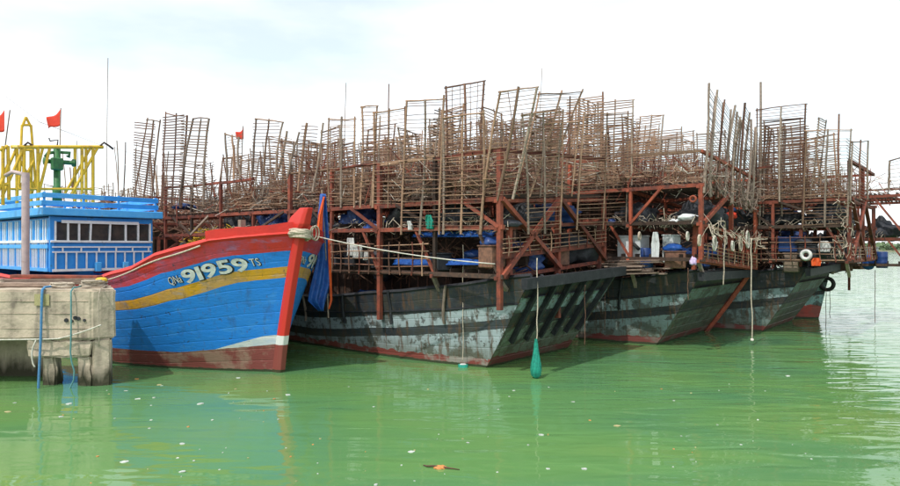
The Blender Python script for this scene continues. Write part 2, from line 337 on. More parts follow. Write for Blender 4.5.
class Frame:
    """a boat's own axes: x across to port, y forward/aft along the hull, z up"""
    def __init__(s, O, a=40.0):
        s.O = Vector((O[0], O[1], 0)); a = rad(a); s.X = Vector((math.sin(a), math.cos(a), 0)); s.Y = Vector((-math.cos(a), math.sin(a), 0))
        s.rz = math.pi/2-a
    def w(s, x, y, z): return s.O+s.X*x+s.Y*y+Vector((0, 0, z))
    def px(s, axis, val, px, py):
        """local point on the boat's plane axis=val seen at image column px, row py"""
        k = (px-450)/FP; v = s.O+(s.X if axis == 'x' else s.Y)*val; d = s.Y if axis == 'x' else s.X
        t = (k*v.y-v.x)/(d.x-k*d.y); q = v+d*t; z = CH+(HZ-py)*q.y/FP
        return Vector((val, t, z)) if axis == 'x' else Vector((t, val, z))
    def pxw(s, axis, val, px, py): return s.w(*s.px(axis, val, px, py))
def lin(xs, ys, x):
    if x <= xs[0]: return ys[0]
    for i in range(len(xs)-1):
        if x <= xs[i+1]:
            t = (x-xs[i])/(xs[i+1]-xs[i]); t = t*t*(3-2*t)*0.5+t*0.5; return ys[i]+(ys[i+1]-ys[i])*t
    return ys[-1]
def strakes(root, surf, sheer, levels, ys, mname, name='plank', flip=False):
    """hull planking: each strake its own mesh with recessed seams; surf(y, v, inset) gives a local point"""
    for k in range(len(levels)-1):
        v0, v1 = levels[k], levels[k+1]; e = (v1-v0)*0.045
        rows = [(v0, 0.008), (v0+e, 0.0), (v0+2*e, -0.0005), (v1-2*e, -0.0005), (v1-e, 0.0), (v1, 0.008)]
        V = []; F = []; U1 = []; U2 = []
        for y in ys:
            for v, ins in rows:
                p = surf(y, v, ins); V.append(tuple(p)); U1.append((sheer(p.y)-p.z, p.z)); U2.append((p.y, v))
        nr = len(rows)
        for i in range(len(ys)-1):
            for j in range(nr-1):
                a = i*nr+j; q = [a, a+nr, a+nr+1, a+1]; F.append(q[::-1] if flip else q)
        me = bpy.data.meshes.new(name); me.from_pydata(V, [], F); me.materials.append(M[mname])
        for nm, U in (('below', U1), ('girth', U2)):
            lay = me.uv_layers.new(name=nm)
            for lp in me.loops: lay.data[lp.index].uv = U[lp.vertex_index]
        me.polygons.foreach_set('use_smooth', [True]*len(me.polygons))
        o = bpy.data.objects.new(name, me); C.objects.link(o); o.parent = root

# ------------------------------------------------------------------ the setting
b = MB(); b.v = [(-3000, -60, 0), (3000, -60, 0), (3000, 5000, 0), (-3000, 5000, 0)]; b.f = [[0, 1, 2, 3]]
tag(b.build('water', 'water'), kind='structure')
def shore_x(u, v):
    x = -700+1500*u; y = 480+60*v+14*noise.noise(Vector((x*0.01, 0, 3)))
    return (x, y, -0.3+1.6*min(1, v*4)+0.5*noise.noise(Vector((x*0.03, v*3, 0))))
tag(MB().grid(shore_x, 200, 6).build('land', 'mud', smooth=True), kind='structure')
b = MB(); rg = random.Random(3)
for i in range(15000):
    x = rg.uniform(-500, 520); y = rg.uniform(492, 530)
    hmax = 5.8+3.5*noise.noise(Vector((x*0.03, 1.3, 0)))+1.8*noise.noise(Vector((x*0.13, 4, 0)))
    c = Vector((x, y, 0.6+rg.random()**0.7*max(1.2, hmax))); s = rg.uniform(0.9, 2.0)
    u = Vector((rg.uniform(-1, 1), rg.uniform(-1, 1), rg.uniform(-1, 1))).normalized(); q = u.orthogonal().normalized(); t = u.cross(q)
    k = len(b.v); b.v += [tuple(c+q*s), tuple(c+t*s*.8), tuple(c-q*s*.7), tuple(c-t*s)]; b.f.append([k, k+1, k+2, k+3])
tag(b.build('shore_trees', 'foliage'), 'hazy line of low green trees on the far shore', 'trees', kind='stuff')

# ------------------------------------------------------------------ concrete quay at the left
q = empty('concrete_quay', (-8.3, 15.8, 0), label='stained concrete quay end on stubby piers at the left edge', cat='quay')
def rough_slab(name, poly, z0, z1, amp=0.02, seg=0.22, parent=q, m='concrete'):
    """vertical-sided block with chipped, uneven faces"""
    bm = bmesh.new(); vs_ = [bm.verts.new((x, y, z0)) for x, y in poly]; f = bm.faces.new(vs_)
    r = bmesh.ops.extrude_face_region(bm, geom=[f]); bmesh.ops.translate(bm, verts=[v for v in r['geom'] if isinstance(v, bmesh.types.BMVert)], vec=(0, 0, z1-z0))
    bmesh.ops.recalc_face_normals(bm, faces=bm.faces)
    bmesh.ops.bevel(bm, geom=bm.edges[:], offset=0.045, segments=2, affect='EDGES')
    for _ in range(5):
        ed = [e for e in bm.edges if e.calc_length() > seg]
        if not ed: break
        bmesh.ops.subdivide_edges(bm, edges=ed, cuts=1, use_grid_fill=True)
    bmesh.ops.triangulate(bm, faces=bm.faces)
    for v in bm.verts:
        p = v.co; v.co = p+Vector((noise.noise(p*2.3), noise.noise(p*2.3+Vector((9, 0, 0))), noise.noise(p*2.3+Vector((0, 9, 0)))))*amp*1.6+Vector((noise.noise(p*9), noise.noise(p*9+Vector((5, 5, 0))), noise.noise(p*9+Vector((0, 5, 5)))))*amp
    me = bpy.data.meshes.new(name); bm.to_mesh(me); bm.free(); me.materials.append(M[m]); me.polygons.foreach_set('use_smooth', [False]*len(me.polygons))
    o = bpy.data.objects.new(name, me); C.objects.link(o); o.parent = parent; return o
rough_slab('deck_slab', [(-9, 0), (-0.42, 0), (0.02, 0.30), (-0.66, 1.45), (-9, 1.45)], 1.15, 2.36, 0.014)
rough_slab('end_beam', [(-0.42, 0.05), (-0.05, 0.22), (-0.30, 0.75), (-0.66, 0.75)], -0.6, 1.16, 0.014)
rough_slab('pier_cap', [(-2.05, 0.05), (-0.44, 0.05), (-0.68, 0.75), (-2.05, 0.75)], 0.72, 1.16, 0.04)
rough_slab('pier', [(-0.84, 0.10), (-0.44, 0.10), (-0.66, 0.7), (-0.90, 0.7)], -0.6, 0.74, 0.03)
rough_slab('pier', [(-1.72, 0.16), (-1.40, 0.16), (-1.40, 0.5), (-1.72, 0.5)], -0.6, 0.74, 0.03)
rough_slab('pier', [(-4.6, 0.3), (-4.0, 0.3), (-4.0, 1.2), (-4.6, 1.2)], -0.6, 1.16, 0.03)
rough_slab('back_wall', [(-9, 1.30), (-2.1, 1.30), (-2.1, 1.44), (-9, 1.44)], -0.6, 1.14, 0.02)
rough_slab('kerb', [(-9, 0.95), (-3.3, 0.95), (-3.3, 1.40), (-9, 1.40)], 2.37, 2.56, 0.015)
for i_, (hx_, hz_) in enumerate([(-1.02, 1.62), (-0.88, 1.60), (-0.72, 1.66), (-0.58, 1.62), (-0.80, 1.68)]):
    MB().tube([(hx_, -0.03, hz_), (hx_, 0.02, hz_)], 0.035 if i_ % 2 else 0.05, 8).build('rebar_hole', 'black', q)
for i_, zz_ in enumerate((1.42, 1.78, 2.08)):
    MB().box((-4.7, -0.004, zz_), (8.4, 0.02, 0.008)).build('form_mark', 'concrete', q)
MB().grid(lambda u, v: (-1.78+0.36*u+0.04*noise.noise(Vector((v*4, 1, 0))), -0.035, 1.98+0.28*v+0.05*noise.noise(Vector((u*4, 0, 2)))), 4, 4).build('paint_patch', 'litter_y', q, solid=0.006)
# timbers and ropes left on the quay
for i, (x0, x1, y, z, t, lab) in enumerate([(-9.0, -0.75, 1.28, 2.46, 0.16, 'long brown balk of timber along the back of the quay'),
        (-5.5, -1.6, 0.98, 2.43, 0.11, 'shorter weathered timber lying in front of the long balk'),
        (-3.2, -0.9, 1.30, 2.62, 0.09, 'red-brown plank laid on top of the long timber balk')]):
    o = empty('timber_balk', (-8.3+x0, 15.8+y, z), label=lab, cat='timber')
    bb = MB(); bb.box(((x1-x0)/2, 0, 0), (x1-x0, 0.26, t), Matrix.Rotation(0.012*(i-1), 3, 'Y')); bb.build('balk', 'plank' if i != 2 else 'rust', o, bevel=0.015)
def coil(name, c, r, h, turns, rr, m, lab, cat='rope', flat=1.0, sd=1):
    rg = random.Random(sd); pts = []
    n = int(turns*12)
    for i in range(n):
        a = i/12*2*math.pi; f = i/n; k = r*(0.65+0.35*rg.random())
        pts.append((c[0]+k*math.cos(a), c[1]+k*flat*math.sin(a), c[2]+h*f+0.02*rg.random()+rr))
    return rope(name, pts, rr, m, lab, cat, sub=1)
coil('rope_heap', (-9.0, 16.45, 2.36), 0.34, 0.16, 6, 0.026, 'rope', 'heap of pale mooring rope piled near the end of the quay', sd=4)
coil('rope_heap', (-9.75, 16.35, 2.36), 0.30, 0.10, 4, 0.026, 'rope', 'flatter loop of mooring rope left of the rope heap', sd=5)
o = MB().lathe([(0.001, 0.0), (0.17, 0.0), (0.2, 0.04), (0.19, 0.1), (0.12, 0.15), (0.001, 0.16)], 14, (0, 0, 0)).build('net_float', 'yellow', smooth=True)
o.scale = (.7, .7, .7); o.location = (-8.85, 16.5, 2.52); tag(o, 'small yellow float resting on the pile of quay rope', 'float')
rope('mooring_rope', [(-9.9, 16.2, 2.42), (-9.88, 15.76, 2.42), (-9.86, 15.70, 2.2), (-9.87, 15.68, 1.2), (-9.9, 15.66, 0.4), (-9.92, 15.66, -0.1)], 0.032, 'blue_rope', 'thick blue rope hanging down the quay face into the water', 'rope')
rope('mooring_rope', [(-9.2, 16.2, 2.42), (-9.17, 15.72, 2.40), (-9.14, 15.68, 2.1), (-9.13, 15.66, 1.2), (-9.15, 15.66, 0.75), (-9.02, 15.66, 0.3), (-9.2, 15.66, -0.1)], 0.02, 'teal_rope', 'thin teal rope dangling over the quay face near its end', 'rope')
rope('mooring_line', sag((-14, 15.72, 1.16), (-9.5, 15.70, 1.18), 0.02, 6)+sag((-9.4, 15.70, 1.2), (-8.42, 15.68, 1.52), 0.02, 5), 0.018, 'white_rope', 'white line strung along the bottom of the quay beam', 'rope')
rope('mooring_line', [(-8.55, 16.1, 2.42), (-8.5, 15.74, 2.36), (-8.49, 15.70, 1.9), (-8.47, 15.69, 1.0)], 0.013, 'rope', 'thin brown line hanging at the quay corner', 'rope')
rope('mooring_line', [(-10.0, 15.71, 1.16), (-10.1, 15.69, 0.9), (-10.08, 15.69, 0.6), (-10.02, 15.69, 0.5)], 0.018, 'white_rope', 'short frayed white rope end hanging under the quay beam', 'rope')

# ------------------------------------------------------------------ blue and red fishing boat
BF = Frame((-4.63, 17.7)); BB = empty('fishing_boat', BF.O, BF.rz, 'blue fishing boat with red bow and yellow stripe beside the quay', 'boat')
def b_sheer(y): return lin([-1.1, 0.2, 1.4, 3.0, 5.5, 9, 18], [3.78, 3.60, 3.27, 2.74, 2.30, 2.24, 2.5], y)
def b_stem(z): return -1.02*max(0, z/4.2)**1.25+(-0.25*z if z < 0 else 0)
def b_half(y, z):
    zz = max(-0.4, z); u = (y-b_stem(z))/7.2; u = min(1, max(0, u)); p = 1.85+0.80*max(0, zz)
    hb = (2.75+0.09*zz)*(1-(1-u)**p)
    if y > 13: hb *= 1-0.25*((y-13)/5)**2
    return max(0.12*min(1, u*30), hb)
def b_surf(sgn):
    def f(y, v, ins):
        z = -0.5+v*(b_sheer(y)+0.5)
        # stations bunch on the raked stem: slide each level forward to it
        k = max(0.0, 1-(y+1.1)/5.0); yy = y+k*k*(b_stem(z)+1.1)*1.0 if y < 3.9 else y
        if y <= -1.099: yy = b_stem(z)
        z = -0.5+v*(b_sheer(yy)+0.5)
        return Vector((sgn*(b_half(yy, z)-ins), yy, z))
    return f
ys = [-1.1, -1.05, -0.95, -0.8, -0.6, -0.35, -0.05, 0.3, 0.7, 1.15, 1.7, 2.3, 3.0, 3.9, 5, 6.2, 7.5, 9, 11, 13, 15, 17, 18]
lv = [0, 0.12, 0.2, 0.28, 0.36, 0.44, 0.52, 0.6, 0.68, 0.76, 0.84, 0.92, 1.0]
strakes(BB, b_surf(-1), b_sheer, lv, ys, 'hull_blue', flip=True); strakes(BB, b_surf(1), b_sheer, lv, ys, 'hull_blue')
# deck, transom, cap rail
b = MB(); b.grid(lambda u, v: ((2*v-1)*(b_half(-0.7+18.6*u, 1.8)-0.04), -0.7+18.6*u, b_sheer(-0.7+18.6*u)-0.5), 30, 2); b.build('deck', 'plank', BB)
b = MB(); pp = [(-b_half(18, -0.4+0.3*i)+0.02, 18, -0.4+0.3*i) for i in range(11)]; b.prism(pp+[(-p[0], p[1], p[2]) for p in pp[::-1]], (0, -0.1, 0)); b.build('transom', 'blue_paint', BB)
for sg in (-1, 1):
    pts = [(sg*(b_half(y, b_sheer(y))-0.03), y, b_sheer(y)+0.02) for y in [-0.9+0.45*i for i in range(42)]]
    b = MB(); b.tube(pts, 0.075, 4); b.build('cap_rail', 'red_paint', BB)
    # raised washboard round the bow
    yy = [-0.98, -0.9, -0.75, -0.55, -0.3, 0.05, 0.3, 0.5]
    b = MB(); n = len(yy)
    for dz, dx in ((0.02, 0.015), (0.27, 0.03), (0.27, -0.11), (0.02, -0.11)):
        for y in yy: b.v.append((sg*max(0.02, b_half(y, b_sheer(y))+dx), y, b_sheer(y)+dz+(0.0 if y > -0.6 else 0.04)))
    for r_ in range(4):
        for i in range(n-1): a = r_*n; c = ((r_+1) % 4)*n; b.f.append([a+i, a+i+1, c+i+1, c+i])
    b.f.append([n-1, 2*n-1, 3*n-1, 4*n-1]); b.build('washboard', 'red_paint', BB)
# stem post with its upswept head
b = MB(); st = []
for i in range(15):
    z = -0.5+4.35*i/14; st.append((b_stem(z), z))
head = [(-1.06, 4.0), (-1.12, 4.2), (-1.20, 4.42)]
cols = {0: [], 1: []}
for (y, z), wd, dp in [(p, 0.125+0.03*(p[1]/4), 0.34) for p in st]+[(head[0], 0.17, 0.62), (head[1], 0.15, 0.52), (head[2], 0.12, 0.26)]:
    k = len(b.v); b.v += [(-wd, y+dp-0.08, z), (-wd, y-0.02, z), (-wd*0.62, y-0.13, z), (wd*0.62, y-0.13, z), (wd, y-0.02, z), (wd, y+dp-0.08, z)]
nrow = len(b.v)//6
for i in range(nrow-1):
    for k in range(6): b.f.append([i*6+k, i*6+(k+1) % 6, (i+1)*6+(k+1) % 6, (i+1)*6+k])
b.f.append([(nrow-1)*6+k for k in range(6)])
sm = bpy.data.materials.new('stem_paint'); sm.use_nodes = True
n_ = sm.node_tree.nodes; l_ = sm.node_tree.links; g_ = n_.new('ShaderNodeNewGeometry'); s_ = n_.new('ShaderNodeSeparateXYZ'); l_.new(g_.outputs[0], s_.inputs[0])
tn = n_.new('ShaderNodeTexNoise'); tn.inputs['Scale'].default_value = 5; l_.new(g_.outputs[0], tn.inputs['Vector'])
ma = n_.new('ShaderNodeMath'); ma.operation = 'MULTIPLY_ADD'; l_.new(tn.outputs[0], ma.inputs[0]); ma.inputs[1].default_value = 0.04; l_.new(s_.outputs[2], ma.inputs[2])
mr_ = n_.new('ShaderNodeMapRange'); mr_.inputs['From Max'].default_value = 4.0; l_.new(ma.outputs[0], mr_.inputs['Value'])
rp_ = n_.new('ShaderNodeValToRGB'); rp_.color_ramp.interpolation = 'CONSTANT'; e_ = rp_.color_ramp.elements
e_[0].color = (0.05, 0.045, 0.02, 1); e_[1].position = 0.022; e_[1].color = (0.24, 0.055, 0.045, 1)
for p_, c_ in ((0.192, (0.68, 0.68, 0.66, 1)), (0.255, (0.60, 0.035, 0.025, 1))): x_ = e_.new(p_); x_.color = c_
l_.new(mr_.outputs[0], rp_.inputs[0]); l_.new(rp_.outputs[0], n_['Principled BSDF'].inputs['Base Color']); n_['Principled BSDF'].inputs['Roughness'].default_value = 0.45
b.build('stem_post', sm, BB, bevel=0.012)
# cross head and bitts
stick('bitt', (-0.95, 0.35, 3.3), (-0.95, 0.35, 4.12), 0.07, 'greywood', BB, 'box')
b = MB(); b.box((0, 0.15, 3.84), (2.5, 0.2, 0.16)); b.build('bow_beam', 'red_paint', BB, bevel=0.02)
# registration on both bows, wrapped on the hull by arc length
def y_at(px, z, side):
    lo, hi = -0.95, 5.5
    for _ in range(40):
        m_ = (lo+hi)/2; x_ = world_to_px(BF.w(side*b_half(m_, z), m_, z))[0]
        if (x_ > px) == (side < 0 or True): lo = m_
        else: hi = m_
    return (lo+hi)/2
def hull_word(txt, ya, yb, cap, wbase, side, bold, rise=0.0):
    """txt from hull station ya to yb (reading order), capital height cap, baseline wbase below the sheer"""
    N_ = 60; ar = [0.0]; pz = 2.85
    P_ = [Vector((b_half(ya+(yb-ya)*i/N_, pz), ya+(yb-ya)*i/N_, 0)) for i in range(N_+1)]
    for i in range(N_): ar.append(ar[-1]+(P_[i+1]-P_[i]).length)
    def y_of(t):
        t = min(max(t, 0), 1)*ar[-1]
        for i in range(N_):
            if ar[i+1] >= t: return ya+(yb-ya)*(i+(t-ar[i])/max(1e-9, ar[i+1]-ar[i]))/N_
        return yb
    def mesh_of(ch, off):
        cu = bpy.data.curves.new('t', 'FONT'); cu.body = ch; cu.size = 1.0; cu.offset = off; cu.resolution_u = 4
        t_ = bpy.data.objects.new('t', cu); C.objects.link(t_); bpy.context.view_layer.update()
        me = bpy.data.meshes.new_from_object(t_.evaluated_get(bpy.context.evaluated_depsgraph_get())); bpy.data.objects.remove(t_); return me
    adv = []; x = 0
    for ch in txt:
        me = mesh_of(ch, 0); w_ = max(v.co.x for v in me.vertices)-min(v.co.x for v in me.vertices); adv.append((x, min(v.co.x for v in me.vertices))); x += w_+0.10
    tot = x-0.10; k = cap/0.72
    for ch, (x0_, mn) in zip(txt, adv):
        for nm, m_, off, bd, dx in (('letter_shadow', 'black', 0.010, bold+0.035, 0.02), ('letter', 'cloth_white', 0.020, bold, 0)):
            me = mesh_of(ch, bd); bm = bmesh.new(); bm.from_mesh(me)
            for _ in range(2):
                ed = [e for e in bm.edges if e.calc_length() > 0.15]
                if ed: bmesh.ops.subdivide_edges(bm, edges=ed, cuts=1)
            bmesh.ops.triangulate(bm, faces=bm.faces)
            for v in bm.verts:
                t = (v.co.x-mn+x0_)/tot+dx/ar[-1]; yy = y_of(t) if t <= 1 else yb+(yb-ya)*(t-1); yy = yy if t >= 0 else ya+(yb-ya)*t
                zc = v.co.y*k-dx*0.6+rise*t; z = b_sheer(yy)-wbase+zc; e = 0.01
                nn = Vector((side, -(b_half(yy+e, z)-b_half(yy-e, z))/(2*e), -(b_half(yy, z+e)-b_half(yy, z-e))/(2*e))).normalized()
                v.co = Vector((side*b_half(yy, z), yy, z))+nn*off
            bm.to_mesh(me); bm.free(); me.materials.clear(); me.materials.append(M[m_])
            o = bpy.data.objects.new(nm, me); C.objects.link(o); o.parent = BB
hull_word('QNa', y_at(165, 2.75, -1), y_at(178, 2.8, -1), 0.20, 0.79, -1, 0.0)
hull_word('91959', y_at(180, 2.8, -1), y_at(246, 3.0, -1), 0.335, 0.83, -1, 0.028)
hull_word('TS', y_at(250, 3.0, -1), y_at(260, 3.0, -1), 0.20, 0.72, -1, 0.0)
hull_word('QNa', -0.60, -0.30, 0.20, 0.73, 1, 0.0)
hull_word('91959', -0.20, 2.0, 0.36, 0.78, 1, 0.028)
# wheelhouse
WY, XS, XP, Z0, Z1 = 10.9, -2.0, 1.66, 2.5, 4.50
wh = tag(MB().box(((XS+XP)/2, WY+3.6, (Z0+3.62)/2), (XP-XS-0.06, 7.14, 3.62-Z0)).build('wheelhouse', 'blue_paint', BB))
def part(name, c, d, m, parent=wh, bevel=0.0): return MB().box(c, d).build(name, m, parent, bevel=bevel)
part('upper_wall', ((XS+XP)/2, WY+4.0, 4.06), (XP-XS-0.5, 6.2, 0.88), 'blue_paint')
part('header_board', ((XS+XP)/2, WY, 4.40), (XP-XS, 0.08, 0.18), 'blue_paint')
part('window_header', ((XS+XP)/2-0.1, WY-0.06, 4.32), (2.75, 0.05, 0.11), 'white_paint')
part('window_sill', ((XS+XP)/2, WY-0.05, 3.60), (XP-XS, 0.09, 0.08), 'white_paint', bevel=0.01)
part('corner_post', (XS+0.06, WY+0.03, 3.5), (0.14, 0.15, 2.0), 'blue_paint', bevel=0.01)
part('corner_post', (XP-0.05, WY+0.03, 3.5), (0.12, 0.13, 2.0), 'blue_paint', bevel=0.01)
edges = [XS+0.20]+[XS+0.20+(XP-XS-0.32)*f for f in (0.16, 0.30, 0.455, 0.68, 0.84, 0.925, 1.0)]
edges = [XS+0.16, XS+0.58, XS+0.95, XS+1.33, XS+2.02, XS+2.62, XS+3.10, XP-0.10]
for i in range(7):
    p = part('window', ((edges[i]+edges[i+1])/2, WY+0.03, 3.95), (edges[i+1]-edges[i]-0.05, 0.02, 0.66), 'glass')
for i, x in enumerate(edges):
    b = MB(); b.beam((x, WY-0.03, 3.62), (x+(0.03 if i in (3, 4) else 0), WY-0.03, 4.33), 0.065, 0.06); b.build('window_frame', 'white_paint', wh)
b = MB(); b.box(((XS+XP)/2, WY+0.32, 3.78), (XP-XS-0.7, 0.12, 0.3)); b.build('dashboard', 'darkwood', wh)
for x in (-1.3, -0.15, 0.75): MB().lathe([(0.01, 0), (0.13, 0), (0.15, 0.2), (0.11, 0.42), (0.01, 0.46)], 10, (x, WY+0.3, 3.75)).build('binnacle', 'box_white', wh, smooth=True)
for z, h_ in ((3.40, 0.05), (3.22, 0.05), (2.56, 0.09)): part('batten', ((XS+XP)/2, WY-0.045, z), (XP-XS-0.12, 0.05, h_), 'white_paint')
x = XS+0.17
k = 0
while x < XP-0.08:
    part('batten', (x, WY-0.042, 2.90), (0.05, 0.045, 0.62), 'white_paint'); x += 0.345; k += 1
x = XS+0.40
while x < XP-0.08:
    part('batten', (x, WY-0.042, 3.31), (0.05, 0.04, 0.16), 'white_paint'); x += 0.62
for x in (-0.45, 0.55): part('step_block', (x, WY-0.18, 2.66), (0.2, 0.16, 0.34), 'light_blue', bevel=0.01)
y = WY+0.2; k = 0
while y < WY+7:
    part('batten', (XS-0.02, y, 3.06), (0.05, 0.06, 1.02), 'white_paint' if k % 4 else 'light_blue'); y += 0.21; k += 1
y = WY+0.15; k = 0
while y < WY+7:
    part('batten', (XS+0.02, y, 4.0), (0.07, 0.075, 0.78), 'white_paint' if k % 3 else 'light_blue'); y += 0.25; k += 1
part('side_board', (XS+0.05, WY+3.6, 4.0), (0.05, 7.0, 0.86), 'light_blue')
part('side_rail', (XS-0.03, WY+3.6, 3.60), (0.08, 7.1, 0.10), 'white_paint'); part('side_rail', (XS-0.035, WY+3.6, 3.42), (0.06, 7.1, 0.14), 'light_blue'); part('side_rail', (XS-0.03, WY+3.6, 2.58), (0.08, 7.1, 0.12), 'light_blue')
roof = part('roof', ((XS+XP)/2, WY+3.5, 4.66), (XP-XS+0.62, 7.6, 0.27), 'light_blue', bevel=0.02)  # lighter blue than the walls, sunlight put into its colour
for z in (4.97, 5.24):
    for sgn in (0, 1):
        for i, (xa, xb) in enumerate([(XS-0.3, -0.2), (-0.19, XP+0.2)]):
            b = MB(); b.box(((xa+xb)/2, WY-0.12+sgn*5.5, z), (xb-xa, 0.045, 0.17)); b.build('roof_rail', 'blue_paint' if i else 'light_blue', roof, bevel=0.008)
    for xx in (XS-0.26, XP+0.2):
        b = MB(); b.box((xx, WY+2.65, z), (0.045, 5.48, 0.17)); b.build('roof_rail', 'light_blue', roof, bevel=0.008)
for xx in (XS-0.2, -0.9, 0.35, XP+0.12):
    for yy in (WY-0.05, WY+5.3): stick('rail_post', (xx, yy, 4.78), (xx, yy, 5.36), 0.035, 'light_blue', roof, 'box')
# pipe mast beside the wheelhouse
stick('pipe', (-2.85, 10.6, 2.4), (-2.85, 10.6, 5.95), 0.125, 'pink', BB, 'round')
b = MB(); b.tube([(-2.85, 10.6, 5.7), (-2.9, 10.65, 5.9), (-3.15, 10.9, 5.98), (-3.3, 11.1, 5.85)], 0.07, 8); b.build('pipe_elbow', 'pink', BB, smooth=True)
# rope along the bulwark, coil round the stem, lines
rope('gunwale_rope', [(-(b_half(y, b_sheer(y))+0.03), y, b_sheer(y)-0.10+0.03*math.sin(y*3)) for y in [0.6+0.5*i for i in range(16)]], 0.022, 'rope', parent=BB)
pts = []
for i in range(70):
    a = i/11*2*math.pi; pts.append((0.27*math.cos(a)*(1+0.15*math.sin(i)), -0.86+0.33*math.sin(a)*(1+0.1*math.cos(i*1.7)), 3.62+0.0035*i*(1 if i % 2 else .9)-0.04*math.cos(a)))
rope('bow_rope', pts, 0.032, 'rope', 'pale mooring rope wound round the red stem head', 'rope', parent=None, sub=1).matrix_world = BB.matrix_basis
for k, (dx, yy, rr) in enumerate([(0.55, -0.62, 0.17), (0.72, -0.5, 0.2)]):
    pts = [(dx+rr*math.cos(t*6.28/14)*0.6, yy-0.12, 3.78+rr*math.sin(t*6.28/14)) for t in range(15)]
    o = rope('rope_loop', pts, 0.022, 'rope', ['small', 'larger'][k]+' rope loop hanging over the red bow bulwark', 'rope'); o.matrix_world = BB.matrix_basis

# yellow gantry, green hoist, flags standing on the blue boat
G = empty('yellow_gantry', BF.w(0, 0, 0), BF.rz, 'yellow steel gantry with diagonal legs above the blue wheelhouse roof', 'gantry')
def gp(px, py, yv=13.5): return BF.px('y', yv, px, py)
for yv in (13.4, 15.6):
    dx = 0 if yv < 14 else -7
    stick('crossbeam', gp(18+dx, 147, yv), gp(103+dx, 147, yv), 0.075, 'yellow', G, 'round')
    stick('crossbeam', gp(18+dx, 189, yv), gp(92+dx, 189, yv), 0.05, 'yellow', G, 'round')
    for x_ in (24, 38, 82, 93): stick('leg', gp(x_+dx, 147, yv), gp(x_+dx, 207, yv), 0.065, 'yellow', G, 'round')
    for (a, b_) in ((24, 2), (98, 70), (50, 38)): stick('brace', gp(a+dx, 147, yv), gp(b_+dx, 197, yv), 0.055, 'yellow', G, 'round')
for x_ in (20, 60, 100):
    p1, p2 = gp(x_, 147, 13.4), gp(x_-7, 147, 15.6); stick('tie', p1, p2, 0.05, 'yellow', G, 'round')
for a, b_ in (((22, 125), (19, 190)), ((31, 125), (36, 190)), ((22, 125), (31, 125)), ((20, 150), (34, 150)), ((26, 117), (22, 127)), ((26, 117), (31, 127)), ((19, 190), (34, 160)), ((36, 190), (20, 160))):
    stick('tower_strut', gp(a[0], a[1], 14.5), gp(b_[0], b_[1], 14.5), 0.05, 'yellow', G, 'round')
for a, b_ in (((0, 150), (8, 146)), ((3, 146), (3, 205)), ((10, 160), (-5, 200)), ((8, 146), (9, 200)), ((-6, 185), (10, 184))):
    stick('tower_strut', gp(a[0], a[1], 12.6), gp(b_[0], b_[1], 12.6), 0.06, 'yellow', G, 'round')
for x_ in (22, 98):
    b = MB(); b.tube([gp(x_, 147)+Vector((0, -0.1, 0)), gp(x_+4, 143)+Vector((0, -0.2, 0)), gp(x_+10, 146)+Vector((0, -0.1, 0)), gp(x_+15, 149)], 0.04, 6); b.build('pulley_block', 'darkwood', G, smooth=True)
# green hoist
H = empty('green_hoist', BF.w(0, 0, 0), BF.rz, 'green steel hoist post shaped like a cross inside the yellow gantry', 'hoist')
b = MB(); p0 = gp(57, 205, 14.4); p1 = gp(57, 147, 14.4); b.tube([p0, p0.lerp(p1, .3), p0.lerp(p1, .32), p1], [0.17, 0.17, 0.13, 0.13], 12); b.build('column', 'green', H, smooth=True)
b = MB(); a0, a1 = gp(44, 161, 14.4), gp(75, 163, 14.4); b.tube([a0, a0.lerp(a1, .08), a0.lerp(a1, .1), a0.lerp(a1, .9), a0.lerp(a1, .92), a1], [0.16, 0.16, 0.09, 0.09, 0.16, 0.16], 12); b.build('arm', 'green', H, smooth=True)
for x_ in (46, 68): b = MB(); c_ = gp(x_, 157, 14.4); b.tube([c_, gp(x_+2, 153, 14.4), gp(57, 152, 14.4)], [0.09, 0.07, 0.06], 8); b.build('gusset', 'green', H, smooth=True)
b = MB(); b.box(gp(57, 164, 14.25), (0.42, 0.25, 0.5)); b.build('gearbox', 'green', H, bevel=0.04)
b = MB(); b.tube([gp(57, 147, 14.4), gp(58, 140, 14.4), gp(50, 141, 14.4), gp(49, 138, 14.4)], 0.03, 6); b.build('hook', 'darkwood', H, smooth=True)
def flag(base, top, length, drop, label, m='flag_red', scale=1.0, furl=0.0):
    F = empty('flag', base, 0, label, 'flag', 'red flags'); L = Vector(top)-Vector(base)
    stick('staff', (0, 0, 0), L, 0.022, 'greywood', F, 'round'); T = L
    def fn(u, v):
        x = length*(u-0.0); return (T.x*(1-0.02)+(-x), 0.10*math.sin(u*5+v*2)*u, T.z-0.05-drop*v*(1-0.25*u)-0.75*u*length-0.06*math.sin(u*4+v))
    MB().grid(fn, 12, 8).build('cloth', m, F, smooth=True, solid=0.004)
flag(BF.w(*gp(60, 147, 14.0)), BF.w(*gp(60.8, 108, 14.0)), 0.52, 0.6, 'faded red flag on a staff above the green hoist')
flag(BF.w(*gp(-2, 200, 13.5)), BF.w(*gp(10, 110, 13.5)), 0.45, 0.75, 'darker red flag on a raked staff at the left edge')
for a, b_, lab in ((150, 8, ''),):
    pass
rope('stay_wire', [BF.pxw('y', 14, 5, 96), BF.pxw('y', 14, 40, 122), BF.pxw('y', 14, 103, 146)], 0.006, 'brownstick', 'thin wire stay running down to the yellow gantry', 'wire', sub=0)
rope('stay_wire', [BF.pxw('y', 15, 36, 121), BF.pxw('y', 15, 150, 160)], 0.005, 'brownstick', 'thin wire running right from the gantry tower', 'wire', sub=0)
